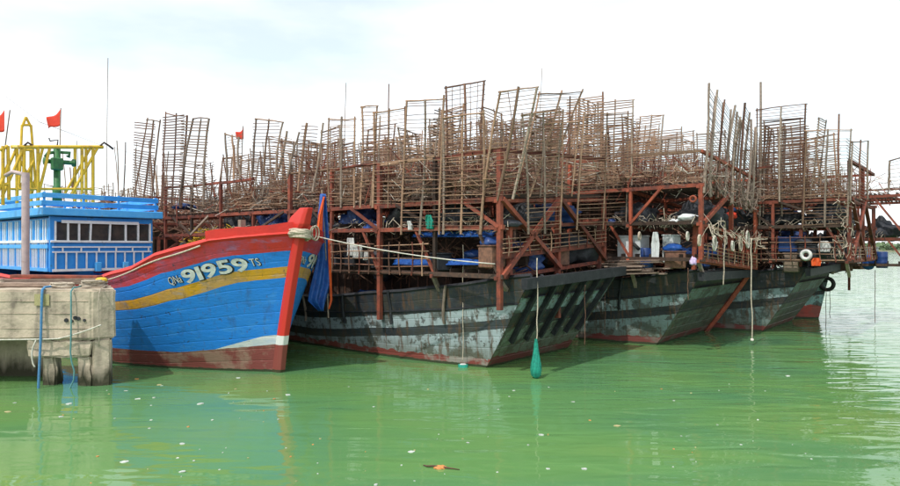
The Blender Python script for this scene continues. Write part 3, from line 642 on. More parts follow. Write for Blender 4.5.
# drying cloth bundled on the bow: blue and orange
def drape(name, prof, depth, m, parent, wob=0.06, cols=10, sd=0):
    """hanging cloth: prof = list of (centre, half width vector); folds run down it"""
    rg = random.Random(sd); ph = rg.uniform(0, 6)
    def fn(u, v):
        i = v*(len(prof)-1); k = min(int(i), len(prof)-2); f = i-k
        c = prof[k][0].lerp(prof[k+1][0], f); h = prof[k][1].lerp(prof[k+1][1], f); s = 2*u-1
        return c+h*s+depth*(wob*math.sin(s*7+ph+v*2)+0.35*wob*math.sin(s*15+v*7))
    return MB().grid(fn, cols*3, 24).build(name, m, parent, smooth=True, solid=0.008)
def bpw(px, py, yv=0.55): return BF.pxw('y', yv, px, py)
BD = empty('furled_banner', bpw(320, 300), 0, 'tall furled blue banner with orange edge hanging at the bow of the blue boat', 'banner')
r0 = BD.location.copy()
def hw(a): return BF.X*a
prof = [(bpw(322.5, 194)-r0, hw(0.05)), (bpw(322, 212)-r0, hw(0.14)), (bpw(322, 232)-r0, hw(0.22)), (bpw(323, 258)-r0, hw(0.27)), (bpw(320, 285)-r0, hw(0.40)), (bpw(317, 300)-r0, hw(0.36)), (bpw(321, 311)-r0, hw(0.07))]
drape('banner_cloth', prof, BF.Y*-1.0, 'tarp', BD, 0.07, sd=3)
prof = [(bpw(322, 197)-r0+BF.Y*-.09, hw(0.02)), (bpw(319, 215)-r0+BF.Y*-.09, hw(0.09)), (bpw(317.5, 235)-r0+BF.Y*-.09, hw(0.10))]
drape('banner_fold', prof, BF.Y*-1.0, 'cloth_orange', BD, 0.02, sd=5)
prof = [(bpw(327, 240)-r0+BF.Y*-.08, hw(0.02)), (bpw(328, 265)-r0+BF.Y*-.1, hw(0.05)), (bpw(329, 300)-r0+BF.Y*-.1, hw(0.035)), (bpw(327, 309)-r0+BF.Y*-.08, hw(0.02))]
drape('banner_edge', prof, BF.Y*-1.0, 'cloth_orange', BD, 0.015, sd=6)
MB().tube([bpw(322.5, 190)-r0+BF.Y*.03, bpw(327, 260)-r0+BF.Y*.03, bpw(329, 318)-r0+BF.Y*.03], 0.022, 6).build('pole', 'greywood', BD)

# ------------------------------------------------------------------ dark squid boats
def squid_boat(O, name_lab, hullm, par, seed, low=False):
    F = Frame(O); B = empty('squid_boat', F.O, F.rz, name_lab, 'boat'); rg = random.Random(seed); F.B = B
    W = par.get('W', 4.9); BOW = par.get('bow', False); RK = 0.2 if BOW else 0.665; x0, x1 = par['x0'], par['x1']; y0, y1 = par['y0'], 17.0; zt = par['tilt']
    L1, L2, LF, LU = par['L1'], par['L2'], par['LF'], par['LU']; F.par = par
    def zz(z, x): return z+zt*(x-x0)
    F.zz = zz
    def sheer(y): return lin([-1.8, 1.5, 3.0, 6.7, 12, 16, 20], [2.62, 2.18, 2.0, 1.66, 1.8, 2.3, 3.6], y)
    def half(y, z):
        h = W/2+(0 if BOW else 0.5)*(1-(1-min(1, max(0, y)/4.0))**2)+0.13*max(0, z)
        if BOW: h = 0.05+h*(1-(1-min(1, max(0, (y+RK*max(0, z))/6.5)))**2.1)
        if y > 12: h *= max(0.02, 1-((y-12)/(8.3+0.2*z))**2.2)
        return h
    def surf(sg):
        def f(y, v, ins):
            if y < 1.6:
                zr = -0.5+v*(sheer(-1.7)+0.5); k = (1.6-y)/3.35; yy = 1.6*(1-k)+k*(-RK*max(-0.2, -0.5+v*3.1)); y = yy
            z = -0.5+v*(sheer(y)+0.5); return Vector((W/2+sg*(half(y, z)-ins), y, z))
        return f
    ys_ = [-1.75, -1.2, -0.5, 0.3, 1.0, 1.6, 2.6, 4, 5.5, 7, 9, 11, 13, 15, 17, 18.5, 19.6, 20.2]
    lv_ = [0, 0.15, 0.26, 0.37, 0.48, 0.58, 0.68, 0.78, 0.89, 1.0] if not low else [0, 0.3, 0.6, 1.0]
    strakes(B, surf(-1), sheer, lv_, ys_, hullm, flip=True); strakes(B, surf(1), sheer, lv_, ys_, hullm)
    # raked flat transom, planked, with ribs
    sA, sB = surf(-1), surf(1)
    for k in range(len(lv_)-1):
        V = []; Fc = []; U1 = []; e = (lv_[k+1]-lv_[k])*0.05
        for v, ins in ((lv_[k], 0.015), (lv_[k]+e, 0), (lv_[k+1]-e, 0), (lv_[k+1], 0.015)):
            a = sA(-1.75, v, 0.0); c = sB(-1.75, v, 0.0)
            for i in range(9): p = a.lerp(c, i/8); p.y += ins-0.01; V.append(tuple(p)); U1.append((sheer(-1.75)-p.z-0.02, p.z))
        for j in range(3):
            for i in range(8): q_ = j*9+i; Fc.append([q_, q_+1, q_+10, q_+9])
        me = bpy.data.meshes.new('transom_plank'); me.from_pydata(V, [], Fc); me.materials.append(M[{'hull_dark': 'transom_shaded', 'hull_shaded': 'transom_deep_shade'}.get(hullm, hullm)])
        for nm in ('below', 'girth'):
            lay = me.uv_layers.new(name=nm)
            for lp in me.loops: lay.data[lp.index].uv = U1[lp.vertex_index]
        o = bpy.data.objects.new('transom_plank', me); C.objects.link(o); o.parent = B
    if par.get('ribs'):
        for i in range(6):
            f = 0.10+i*0.16; a = sA(-1.75, 0.42, 0).lerp(sB(-1.75, 0.42, 0), f); c = sA(-1.75, 1.0, 0).lerp(sB(-1.75, 1.0, 0), f)
            stick('transom_rib', a+Vector((0, -0.06, 0)), c+Vector((0, -0.08, 0)), 0.05, 'black', B, 'box', r2=0.10)
    a = sA(-1.75, 1, 0); c = sB(-1.75, 1, 0); d = (c-a).normalized()
    stick('transom_beam', a-d*0.45+Vector((0, -0.10, -0.16)), c+d*(0.15 if not BOW else 2.0)+Vector((0, -0.10, -0.10+zt*2)), 0.09, 'black', B, 'box', r2=0.14)
    if par.get('edge'): MB().tube([sB(-1.75, 0.1+0.088*i, 0.06)+Vector((0, -0.08, 0)) for i in range(11)], 0.11, 6).build('corner_timber', 'orange', B)
    for sg, s_ in ((-1, sA), (1, sB)):
        MB().tube([s_(y, 1.0, 0.03)+Vector((0, 0, 0.03)) for y in ys_], 0.07, 4).build('cap_rail', 'black', B)
        MB().tube([s_(y, 0.775, -0.01) for y in ys_], 0.028, 5).build('rub_rail', 'black', B)
        if not low:
            for y in [1.0+2.1*i for i in range(6)]:
                p = s_(y, 0.62, -0.05); q2 = s_(y, 1.03, -0.05); stick('fender_post', p, q2, 0.045, 'greywood' if rg.random() < .5 else 'black', B, 'bent_b')
    MB().grid(lambda u, v: (W/2+(2*v-1)*(half(-1.5+21*u, 1.2)-0.05), -1.5+21*u, sheer(-1.5+21*u)-0.55), 24, 2).build('deck', 'darkwood', B)
    # deckhouse, dark inside the frames
    zh = L1-0.25
    dh = MB().box((W/2+0.1, 7.9, (1.2+zh)/2), (W-1.6, 11.8, zh-1.2)).build('deckhouse', 'darkwood', B)
    for i in range(6):
        MB().box((W/2+0.1-(W-1.6)/2-0.02, 4.3+i*1.6, 2.75), (0.05, 0.62, 0.6)).build('window', 'glass', dh)
    for i in range(3): MB().box((1.35+i*1.1, 2.0-0.02, 2.7), (0.6, 0.05, 0.6)).build('window', 'glass', dh)
    if not low:
        for i in range(28): MB().box((W/2+0.1-(W-1.6)/2-0.015, 2.2+i*0.4, (1.3+zh)/2), (0.03, 0.05, zh-1.4)).build('batten', 'brownstick', dh)
    # frames of posts and beams
    col = par['col']; ny = 8; yg = [y0+(y1-y0)*i/ny for i in range(ny+1)]; xg = [x0, (x0+x1)/2, x1]
    def S(nm, p, q, r, m=None, k='box', r2=None): return stick(nm, p, q, r, m or col, B, k, r2)
    for i, y in enumerate(yg):
        for x in xg:
            out = x in (x0, x1); zb = (LF if out or y < -1.2 else 1.3)
            if x == x0 and i in par.get('deep', ()): zb = max(0.9, sheer(y)-0.8)
            S('post', (x, y, zz(zb, x) if out else zb), (x, y, zz(LU if (rg.random() < par.get('up', .6)) else L1, x)), 0.065 if i in (0, 2, 4) else 0.05, rg.choice([col, col, 'rust', 'darkwood']) if i else col)
        for z in (L1, L2, LF):
            if z == LF and i > 1: S('cross_beam', (x0, y, zz(z, x0)), (0.0, y, z), 0.05, 'darkwood'); continue
            S('cross_beam', (x0-0.1, y+0.07, zz(z, x0)-0.05), (x1+0.1, y+0.07, zz(z, x1)-0.05), 0.05)
    for x in xg:
        for z in (L1, L2, LF):
            if z == LF and x != x0: continue
            for j in range(0, ny, 2): S('beam', (x, yg[j]-0.12, zz(z, x)), (x, yg[min(j+2, ny)]+0.05, zz(z, x)+rg.uniform(-.03, .03)), 0.06, (rg.choice([col, 'rust', 'darkwood']) if z != LF else 'darkwood') if z != L1 else rg.choice([col, 'rust']))
    # upper rail
    for j in range(ny):
        if rg.random() < 0.75: S('upper_rail', (x0, yg[j], zz(LU, x0)), (x0, yg[j+1], zz(LU, x0)+rg.uniform(-.08, .08)), 0.045, rg.choice([col, 'bamboo', 'rust']), rg.choice(['box', 'bent_a']))
        S('upper_rail', (x1, yg[j], zz(LU, x1)), (x1, yg[j+1], zz(LU, x1)), 0.045)
    S('upper_rail', (x0, y0, zz(LU, x0)), (x1, y0, zz(LU, x1)), 0.05, col)
    # braces
    for j in range(ny):
        if rg.random() < 0.8:
            a, c = (yg[j], yg[j+1]) if rg.random() < .5 else (yg[j+1], yg[j])
            S('brace', (x0-0.04, a, zz(L2, x0)), (x0-0.04, a+(c-a)*rg.uniform(.4, 1), zz(L1, x0)), 0.04, rg.choice([col, 'darkwood', 'greywood']))
        if rg.random() < 0.7: S('brace', (x0-0.02, yg[j], zz(LF, x0)), (x0-0.02, yg[j]+0.75, zz(L2, x0)), 0.035, rg.choice([col, 'darkwood']))
        if rg.random() < 0.8: S('knee_brace', (-0.35, yg[j]+0.1, sheer(yg[j])-0.3), (x0, yg[j]+0.1, zz(LF, x0)), 0.05, rg.choice(['greywood', 'darkwood', col]))
    xm = (x0+x1)/2
    for (xa, za, xb, zb) in par.get('end_braces', [(x0, LF, xm, L1), (xm, L1, x1, LF), (x0, L1, xm, LF)]):
        S('brace', (xa, y0-0.08, zz(za, xa)), (xb, y0-0.08, zz(zb, xb)), 0.06, col)
    # stern frame down to the transom
    for f in (0.08, 0.5, 0.95):
        x = x0+(x1-x0)*f; S('stanchion', (x, max(-1.5, y0+0.02), 2.66), (x, max(-1.55, y0+0.02), zz(L2, x)), 0.06, col)
    if low: return F
    # walkway rails
    nr = 3
    for i in range(2, ny):
        if i in par.get('norail', ()): continue
        ya, yb = yg[i-2]+0.15, yg[i-1]+0.1; ht = 0.85
        for k in range(nr+2): S('rail', (x0-0.10, ya, zz(LF, x0)+0.02+k*ht/(nr+1)), (x0-0.10+rg.uniform(-.05, .05), yb, zz(LF, x0)+k*ht/(nr+1)+rg.uniform(-.04, .04)), 0.016, rg.choice(['brownstick', 'bamboo']), 'bent_c')
        n = 5
        for k in range(n): yy = ya+(yb-ya)*(k+.5)/n; S('rail_upright', (x0-0.13, yy, zz(LF, x0)-0.05), (x0-0.13, yy+rg.uniform(-.05, .05), zz(LF, x0)+ht+0.08), 0.022, rg.choice(['rust', 'brownstick', 'bamboo']), 'bent_d')
    ze = par.get('LE', LF)
    S('stern_walk_beam', (x0, y0-0.02, zz(ze, x0)), (x1, y0-0.02, zz(ze, x1)), 0.06, 'rust')
    for k in range(4): S('rail', (x0, y0-0.1, zz(ze, x0)+0.1+k*0.12), (x1, y0-0.1, zz(ze, x1)+0.1+k*0.12), 0.014, 'bamboo', 'bent_c')
    for k in range(11): x = x0+(x1-x0)*(k+.4)/11; S('rail_upright', (x, y0-0.12, zz(ze, x)), (x, y0-0.12, zz(ze, x)+0.55), 0.018, rg.choice(['rust', 'bamboo']), 'bent_d')
    # decking of the racks platform
    b = MB()
    for i in range(int((y1-y0)/0.16)):
        y = y0+0.1+i*0.16
        if rg.random() < 0.06: continue
        b.beam((x0+rg.uniform(-.12, .1), y, zz(L1, x0)+0.085), (x1+rg.uniform(-.1, .1), y+rg.uniform(-.05, .05), zz(L1, x1)+0.085), 0.03, 0.11, 0)
    tag(b.build('decking', 'darkwood', B), kind='stuff')
    b = MB()
    for i in range(22):
        y = y0+0.2+i*0.62; b.beam((x0, y, zz(L2, x0)+0.075), (0.4, y, zz(L2, .4)+0.075), 0.03, 0.3)
        y = y0+0.2+i*0.5
        if y < y1: b.beam((x0, y, zz(LF, x0)+0.07), (0.1, y+rg.uniform(-.1, .1), LF+0.07), 0.03, 0.2)
    tag(b.build('walkway_boards', 'darkwood', B), kind='stuff')
    return F

LABS = ['foremost dark squid boat with weathered pale stripe moored beside the blue boat', 'second squid boat with bright rust red stern frame behind the foremost one',
        'third squid boat with black striped hull behind the red framed one', 'farthest squid boat with teal hull and red waterline at the right']
PA = dict(W=4.5, x0=-0.8, x1=5.1, y0=-1.07, tilt=0.06, L1=4.66, L2=3.92, LF=2.62, LE=3.14, LU=5.95, col='rust', norail=(2,), deep=(0, 2, 5), ribs=True)
PB = dict(x0=-1.0, x1=5.1, y0=-1.9, tilt=-0.07, L1=5.37, L2=4.18, LF=3.0, LE=3.0, LU=6.45, col='orange', edge=True, norail=(2, 3, 4), end_braces=[(-1, 4.18, 1.5, 5.37)])
PC = dict(x0=-1.0, x1=5.0, y0=-3.2, tilt=0.0, L1=5.12, L2=4.18, LF=2.9, LE=2.9, LU=6.5, col='rust')
PD = dict(W=3.2, bow=True, x0=0.5, x1=6.0, y0=-3.6, tilt=0.0, L1=5.62, L2=3.75, LF=2.62, LE=2.62, LU=6.3, col='rust', norail=(2, 3), up=.3)
FA = squid_boat((1.0, 18.34), LABS[0], 'hull_dark', PA, 11)
FB = squid_boat((7.15, 22.6), LABS[1], 'hull_shaded', PB, 22)
FC = squid_boat((12.5, 26.1), LABS[2], 'hull_shaded', PC, 33)
FD = squid_boat((17.5-0.643*1.6, 30.9-0.766*1.6), LABS[3], 'hull_teal', PD, 44)
FE = squid_boat((-15.6, 34.4), 'distant squid boat crowded with masts far behind the wheelhouse', 'hull_dark', dict(PA, tilt=0.0), 55, low=True)
FG = squid_boat((-9.0, 38.0), 'distant squid boat behind the masts and racks left of centre', 'hull_dark', dict(PA, tilt=0.0), 66, low=True)

# ------------------------------------------------------------------ drying racks
RUNGMESH = {}
def rung_mesh(var, m, n):
    key = (var, m, n)
    if key in RUNGMESH: return RUNGMESH[key]
    rg = random.Random(var); b = MB()
    for i in range(n):
        if rg.random() < 0.05: continue
        z = (i+0.5)/n; b.tube([(-0.04-0.05*rg.random(), 0, z), (0.5, rg.uniform(-.01, .01), z+rg.uniform(-.006, .002)), (1.04+0.05*rg.random(), 0, z+rg.uniform(-.006, .006))], 0.0072, 3, False)
    me = bpy.data.meshes.new('rungs'); me.from_pydata(b.v, [], b.f); me.materials.append(M[m]); RUNGMESH[key] = me; return me
def rack(bl, br, tr, tl, label, group, poles=3, step=0.115, single=False, m='bamboo', rr=None, top=True, rung_from=0.0, cross=False, pr=1.0, nm='drying_rack'):
    bl, br, tr, tl = map(Vector, (bl, br, tr, tl)); E = empty(nm, bl, 0, label, nm.replace('_', ' '), group)
    bl, br, tr, tl = Vector((0, 0, 0)), br-bl, tr-bl, tl-bl; rg = rr or R
    m2 = rg.choice([m, m, 'greywood', 'brownstick'])
    for k in range(poles):
        f = k/(poles-1); a = bl.lerp(br, f); c = tl.lerp(tr, f)
        stick('pole', a-(c-a)*0.02, c+(c-a)*rg.uniform(0.0, 0.03), rg.uniform(0.024, 0.036)*pr, rg.choice([m, m2, 'greywood']), E)
    if top: stick('top_rail', tl, tr, 0.020*pr, m, E, over=0.05)
    H = ((tl+tr)/2-(bl+br)/2).length; n = max(4, int(H*(1-rung_from)/step))
    if single:
        for i in range(n):
            if rg.random() < 0.05: continue
            f = rung_from+(1-rung_from)*(i+.5+rg.uniform(-.18, .18))/n; a = bl.lerp(tl, f); c = br.lerp(tr, f)
            a = a+Vector((0, 0, rg.uniform(-.02, .02))); stick('rung', a, c, rg.uniform(0.008, 0.011), rg.choice([m, 'brownstick', 'bamboo']), E, over=rg.uniform(0.02, 0.07))
        if cross:
            for f in (0.18, 0.38, 0.65, 0.85): stick('cross_slat', bl.lerp(br, f).lerp(tl.lerp(tr, f), 0.45), tl.lerp(tr, f), 0.010, m, E)
    else:
        o = bpy.data.objects.new('rungs', rung_mesh(rg.randint(0, 5), rg.choice([m, 'brownstick', 'bamboo']), n)); C.objects.link(o); o.parent = E; tag(o, kind='stuff')
        X = br-bl; Z = ((tl-bl)+(tr-br))/2; Y = X.cross(Z).normalized()
        o.matrix_local = Matrix(((X.x, Y.x, Z.x, 0), (X.y, Y.y, Z.y, 0), (X.z, Y.z, Z.z, 0), (0, 0, 0, 1)))
    return E
RN = ['nearest', 'second', 'third', 'farthest']
ORD = ['first', 'second', 'third', 'fourth', 'fifth', 'sixth', 'seventh', 'eighth', 'ninth', 'tenth', 'eleventh', 'twelfth', 'thirteenth', 'fourteenth', 'fifteenth', 'sixteenth', 'seventeenth', 'eighteenth', 'nineteenth', 'twentieth']
# outer row of the foremost boat, image corners bl br tr tl on its starboard (x) or stern (y) face
rowA = [((133, 203), (152, 203), (160, 122), (147, 120), 'leaning'), ((162, 206), (181, 206), (187, 116), (166, 113), 'dark upright'), ((180, 203), (204, 203), (209, 119), (193, 119), 'leaning'),
        ((227, 178), (241, 178), (239, 138), (225, 134), 'short sparse'), ((252, 176), (276, 175), (283, 122), (256, 119), 'pale upright'), ((276, 176), (288, 176), (299, 133), (287, 132), 'narrow leaning'),
        ((298, 190), (313, 190), (323, 124), (307, 124), 'slanting'), ((329, 206), (354, 206), (355, 119), (329, 119), 'square topped'), ((360, 206), (371, 204), (377, 106), (362, 107), 'narrow wispy'), ((373, 206), (404, 206), (405, 108), (374, 113), 'broad'),
        ((401, 232), (439, 232), (444, 99), (407, 101), 'tall broad'), ((447, 200), (482, 200), (484, 81), (446, 88), 'tallest cross-barred'), ((443, 232), (480, 232), (483, 113), (443, 118), 'grey-poled'), ((483, 200), (513, 197), (537, 87), (500, 92), 'strongly leaning')]
k = 0
for (bl, br, tr, tl, d) in rowA:
    xv = -0.86-(0.10 if d in ('grey-poled', 'tall broad') else 0.0)+(0.25 if d == 'tallest cross-barred' else 0)
    P = [FA.pxw('x', xv, *p) for p in (bl, br, tr, tl)]
    rack(*P, label=f'{d} drying rack, {ORD[k]} from left on the foremost squid boat', group='drying racks on the outer edge of the foremost squid boat',
         single=k > 6, pr=1.35 if k < 7 else 1.1, step=0.115 if d != 'tallest cross-barred' else 0.15, cross=d == 'tallest cross-barred', m='brownstick' if d in ('dark upright', 'tallest cross-barred') else 'bamboo', poles=3 if k not in (5, 6, 8) else 2, top=d not in ('narrow leaning', 'slanting'))
    k += 1
rowE = [((513, 196), (545, 194), (582, 92), (539, 94), 'wide back'), ((528, 232), (560, 231), (563, 111), (522, 115), 'light wooden'), ((577, 228), (626, 226), (628, 112), (584, 114), 'broad right-hand'), ((540, 196), (572, 195), (579, 122), (543, 124), 'half hidden low')]
for i, (bl, br, tr, tl, d) in enumerate(rowE):
    P = [FA.pxw('y', -1.22-(0.15 if d == 'light wooden' else 0), *p) for p in (bl, br, tr, tl)]
    rack(*P, label=f'{d} drying rack standing over the stern of the foremost squid boat', group='drying racks at the stern of the foremost squid boat', single=True, poles=3, m='bamboo')
# racks at the stern of the second boat, seen edge-on, shrinking to the right
rowB = [(702, 709, 191, 86), (708, 717, 193, 92), (716, 725, 196, 100), (723, 735, 200, 108), (730, 737, 202, 113), (737, 745, 205, 104), (744, 751, 208, 120), (750, 756, 210, 128)]
for i, (xa, xt, yb, yt) in enumerate(rowB):
    P0 = FB.px('y', -2.0, xa+2, yb); T0 = FB.px('y', -2.0, xt, yt); dy = 1.2
    if True:
        wv = Vector((0.9+0.1*R.random(), 0.10, -0.06))
    P = [P0, P0+wv, T0+wv*1.05+Vector((0, 0, -0.12)), T0]; P = [FB.w(*p) for p in P]
    rack(*P, label=f'tall grey drying rack, {ORD[i]} from the left over the red framed stern', group='drying racks at the stern of the second squid boat', single=i < 6, poles=2, m='greywood', pr=1.35, top=False)
rowC = [((757, 200), (803, 200), (806, 104), (757, 110), 'x', 'tall broad'), ((803, 226), (847, 224), (851, 130), (806, 131), 'x', 'low near corner'), ((763, 215), (802, 214), (800, 118), (764, 121), 'x', 'inner dark'), ((850, 200), (868, 198), (868, 141), (852, 142), 'y', 'thin wire-like')]
for i, (bl, br, tr, tl, ax, d) in enumerate(rowC):
    v = {'x': -1.1+(0.5 if i == 2 else 0), 'y': -3.3}[ax]; P = [FC.pxw(ax, v, *p) for p in (bl, br, tr, tl)]
    rack(*P, label=f'{d} drying rack on the third squid boat at the right', group='drying racks on the edge of the third squid boat', single=i < 2, poles=3, m='brownstick' if i != 1 else 'bamboo')
P = [FD.pxw('x', 0.45, *p) for p in ((889, 190), (912, 190), (914, 155), (890, 161))]
rack(*P, label='dark drying rack standing at the far right edge on the farthest boat', group='drying racks of the farthest squid boat', single=True, poles=3, m='brownstick', pr=1.4, step=0.16)
# crowded inner rows
def inner(F, rows, yr, hr, n, which, sd, step=0.095, drop=0.0, z=None):
    rg = random.Random(sd)
    for ri, x in enumerate(rows):
        for i in range(n):
            y = yr[0]+(yr[1]-yr[0])*(i+rg.uniform(.1, .9))/n; wd = rg.uniform(0.95, 1.35); h = rg.uniform(*hr); zb = F.zz(z or F.par['L1'], x)+0.1
            ly, lx = rg.uniform(-.35, .35), rg.uniform(-.25, .25); dx = rg.uniform(-.25, .25)
            if rg.random() < .3: Q = [(x, y, zb), (x+wd, y+dx, zb), (x+wd+lx, y+dx+ly, zb+h), (x+lx, y+ly, zb+h+rg.uniform(-.1, .1))]
            else: Q = [(x, y+wd, zb), (x+dx, y, zb), (x+dx+lx, y+ly, zb+h), (x+lx, y+wd+ly, zb+h+rg.uniform(-.1, .1))]
            rack(*[F.w(*p) for p in Q], label=f'stick rack, {ORD[i]} from the stern, {RN[ri]} inner row, {which} squid boat', group=f'inner drying racks of the {which} squid boat', rr=rg, poles=rg.choice([2, 3, 3]), step=step, top=rg.random() < .7, m=rg.choice(['bamboo', 'bamboo', 'brownstick', 'greywood']))
inner(FA, (0.4, 1.9, 3.4, 4.6), (-0.5, 15.5), (1.8, 2.9), 14, 'foremost', 5)
inner(FB, (-0.85, 0.9, 2.6, 4.2), (-0.3, 15.5), (2.4, 3.5), 14, 'second', 6)
inner(FC, (-0.7, 0.8, 2.4, 4.0), (-2.4, 14), (2.2, 3.4), 11, 'third', 7)
inner(FD, (0.9, 2.6, 4.3), (1.0, 14), (1.3, 2.0), 6, 'farthest', 8)
inner(FE, (-0.8, 1.5, 4), (-1, 16), (1.6, 2.8), 8, 'distant left', 9, 0.2)
inner(FG, (-0.8, 2.0, 4), (-1, 16), (1.6, 2.8), 8, 'distant central', 10, 0.2)

# upright poles and aerials above the boats
def mast(F, axis, v, a, b_, r, m, lab, cat='pole', group=None):
    p, q_ = F.pxw(axis, v, *a), F.pxw(axis, v, *b_); o = empty('mast', p, 0, lab, cat, group); stick('shaft', (0, 0, 0), q_-p, r, m, o)
    return o
mast(FA, 'x', 1.0, (388, 205), (389, 84), 0.022, 'brownstick', 'thin dark aerial rising above the broad rack left of centre')
mast(FA, 'x', 2.0, (343, 200), (346, 83), 0.016, 'greywood', 'thin pale aerial left of the dark aerial')
mast(FA, 'y', 1.0, (537, 190), (542, 68), 0.012, 'greywood', 'hair-thin aerial above the leaning racks at the centre')
mast(FC, 'x', -0.9, (759, 225), (761, 82), 0.045, 'greywood', 'stout pale mast between the second and third squid boats', 'mast')
mast(FC, 'x', 0.3, (838, 215), (839, 114), 0.04, 'brownstick', 'dark tapering pole above the third boat near its right end')
mast(FE, 'x', 0, (107, 190), (108, 58), 0.02, 'greywood', 'very tall hair-thin mast left of the racks')
mast(FB, 'x', 1.0, (520, 170), (508, 92), 0.02, 'brownstick', 'thin slanting pole behind the leaning rack')
rg = random.Random(77)
for i in range(34):
    px = rg.uniform(62, 168) if i < 22 else rg.uniform(205, 330); y = rg.uniform(140, 172); v = rg.uniform(-2, 5)
    p, q_ = FE.pxw('x', v, px, 196), FE.pxw('x', v, px+rg.uniform(-5, 5), y)
    o = empty('mast', p, 0, 'thin bare pole among the distant masts behind the wheelhouse' if i < 22 else 'thin bare pole standing behind the racks above the blue bow', 'pole', 'distant masts behind the wheelhouse' if i < 22 else 'distant poles above the blue bow'); stick('shaft', (0, 0, 0), q_-p, rg.uniform(0.015, 0.04), rg.choice(['brownstick', 'greywood', 'bamboo']), o)
for F, n, lab in ((FA, 26, 'foremost'), (FB, 26, 'second'), (FC, 16, 'third')):
    for i in range(n):
        x = rg.uniform(-.6, 5); y = rg.uniform(-1, 15); h = rg.uniform(1.2, 2.9); zb = F.zz(F.par['L1'], x)+0.1
        o = empty('upright_stick', F.w(x, y, zb), 0, f'loose upright stick lashed among the racks of the {lab} squid boat', 'stick', f'loose upright sticks on the {lab} squid boat')
        stick('shaft', (0, 0, 0), (rg.uniform(-.4, .4), rg.uniform(-.3, .3), h), rg.uniform(.016, .035), rg.choice(['bamboo', 'greywood', 'brownstick']), o)
flag(FE.pxw('x', 0, 241, 180), FE.pxw('x', 0, 243, 126), 0.34, 0.45, 'small distant red flag above the sparse rack')

def lump(name, c, d, m, lab, cat, sd=0, parent=None, group=None, amp=0.25, F=None):
    bm = bmesh.new(); bmesh.ops.create_icosphere(bm, subdivisions=3, radius=1); off = Vector((sd*3.1, sd*1.7, 0))
    for v in bm.verts:
        p = v.co.copy(); k = 1+amp*noise.noise(p*1.6+off)+amp*0.7*noise.noise(p*4.1+off); v.co = Vector((p.x*d[0]*k, p.y*d[1]*k, max(p.z, -0.6)*d[2]*k))
    me = bpy.data.meshes.new(name); bm.to_mesh(me); bm.free(); me.materials.append(M[m]); me.polygons.foreach_set('use_smooth', [True]*len(me.polygons))
    o = bpy.data.objects.new(name, me); C.objects.link(o); o.location = c
    if F: o.rotation_euler = (0, 0, F.rz)
    return tag(o, lab, cat, group)
# ------------------------------------------------------------------ tangled gear on the platforms (nobody could count it)
def tangle(F, x_, y_, z_, n, m, name, lab, sd, L=(0.5, 1.4), r=(0.008, 0.018), flat=0.35, top_level=True):
    rg = random.Random(sd); b = MB()
    for i in range(n):
        c = Vector((rg.uniform(*x_), rg.uniform(*y_), z_[0]+(z_[1]-z_[0])*rg.random()**1.4)); c.z = F.zz(c.z, c.x)
        th = rg.uniform(0, 6.28); d = Vector((math.cos(th), math.sin(th), rg.gauss(0, flat))).normalized()*rg.uniform(*L)*0.5
        e = Vector((rg.uniform(-1, 1), rg.uniform(-1, 1), rg.uniform(-1, 1)))*0.12
        b.tube([c-d, c+e, c+d], rg.uniform(*r), 3, False)
    o = b.build(name, m, None); o.location = F.O; o.rotation_euler = (0, 0, F.rz); tag(o, lab, 'tangled gear', kind='stuff'); return o
for F, nm, k in ((FA, 'foremost', 1.0), (FB, 'second', 1.0), (FC, 'third', 0.7), (FD, 'farthest', .35)):
    p = F.par; y0 = p['y0']; sd = len(nm)
    tangle(F, (p['x0'], p['x0']+1.0), (y0, 16), (p['L1']+.1, p['L1']+1.0), int(260*k), 'bamboo', 'stick_tangle', f'tangle of tan sticks and line heaped along the platform edge of the {nm} squid boat', sd)
    tangle(F, (p['x0']+.5, p['x1']), (y0, 16), (p['L1']+.1, p['L1']+0.9), int(180*k), 'brownstick', 'brown_stick_heap', f'brown heap of stacked trays filling the platform of the {nm} squid boat', sd+1, L=(.7, 1.8), r=(.01, .022), flat=.2)
    tangle(F, (p['x0']-.05, p['x1']), (y0, 16), (p['L1']+.1, p['L1']+1.3), int(260*k), 'rust', 'rusty_rod_heap', f'rusty rods leaning among the racks of the {nm} squid boat', sd+9, L=(.6, 1.6), r=(.012, .025), flat=1.6)
    tangle(F, (p['x0']-.05, p['x1']), (y0, 15), (p['L1']+.1, p['L1']+1.3), int(500*k), 'white_rope', 'cord_tangle', f'white cords strewn over the racks of the {nm} squid boat', sd+2, L=(.3, 1.1), r=(.006, .012), flat=.7)
    tangle(F, (p['x0'], p['x0']+.5), (y0, 15), (p['L2']-.05, p['L2']+.25), int(380*k), 'rope', 'rope_tangle', f'loose rope ends along the middle beam of the {nm} squid boat', sd+3, L=(.15, .6), r=(.006, .014), flat=.9)
    tangle(F, (0.0, 1.3), (max(y0, -1.2), 15), (2.4, p['L2']-.1), int(420*k), 'brownstick', 'gear_tangle', f'dark clutter of gear under the platform of the {nm} squid boat', sd+4, L=(.4, 1.3), r=(.01, .03), flat=.6)
tangle(FE, (-.8, 5), (-1, 16), (4.2, 6.0), 1400, 'brownstick', 'stick_tangle', 'brown clutter on the distant boats behind the wheelhouse', 91, L=(.6, 2), r=(.02, .04))
tangle(FG, (-.8, 5), (-1, 16), (4.2, 6.0), 1200, 'bamboo', 'stick_tangle', 'tan clutter on the distant boat left of centre', 92, L=(.6, 2), r=(.02, .04))
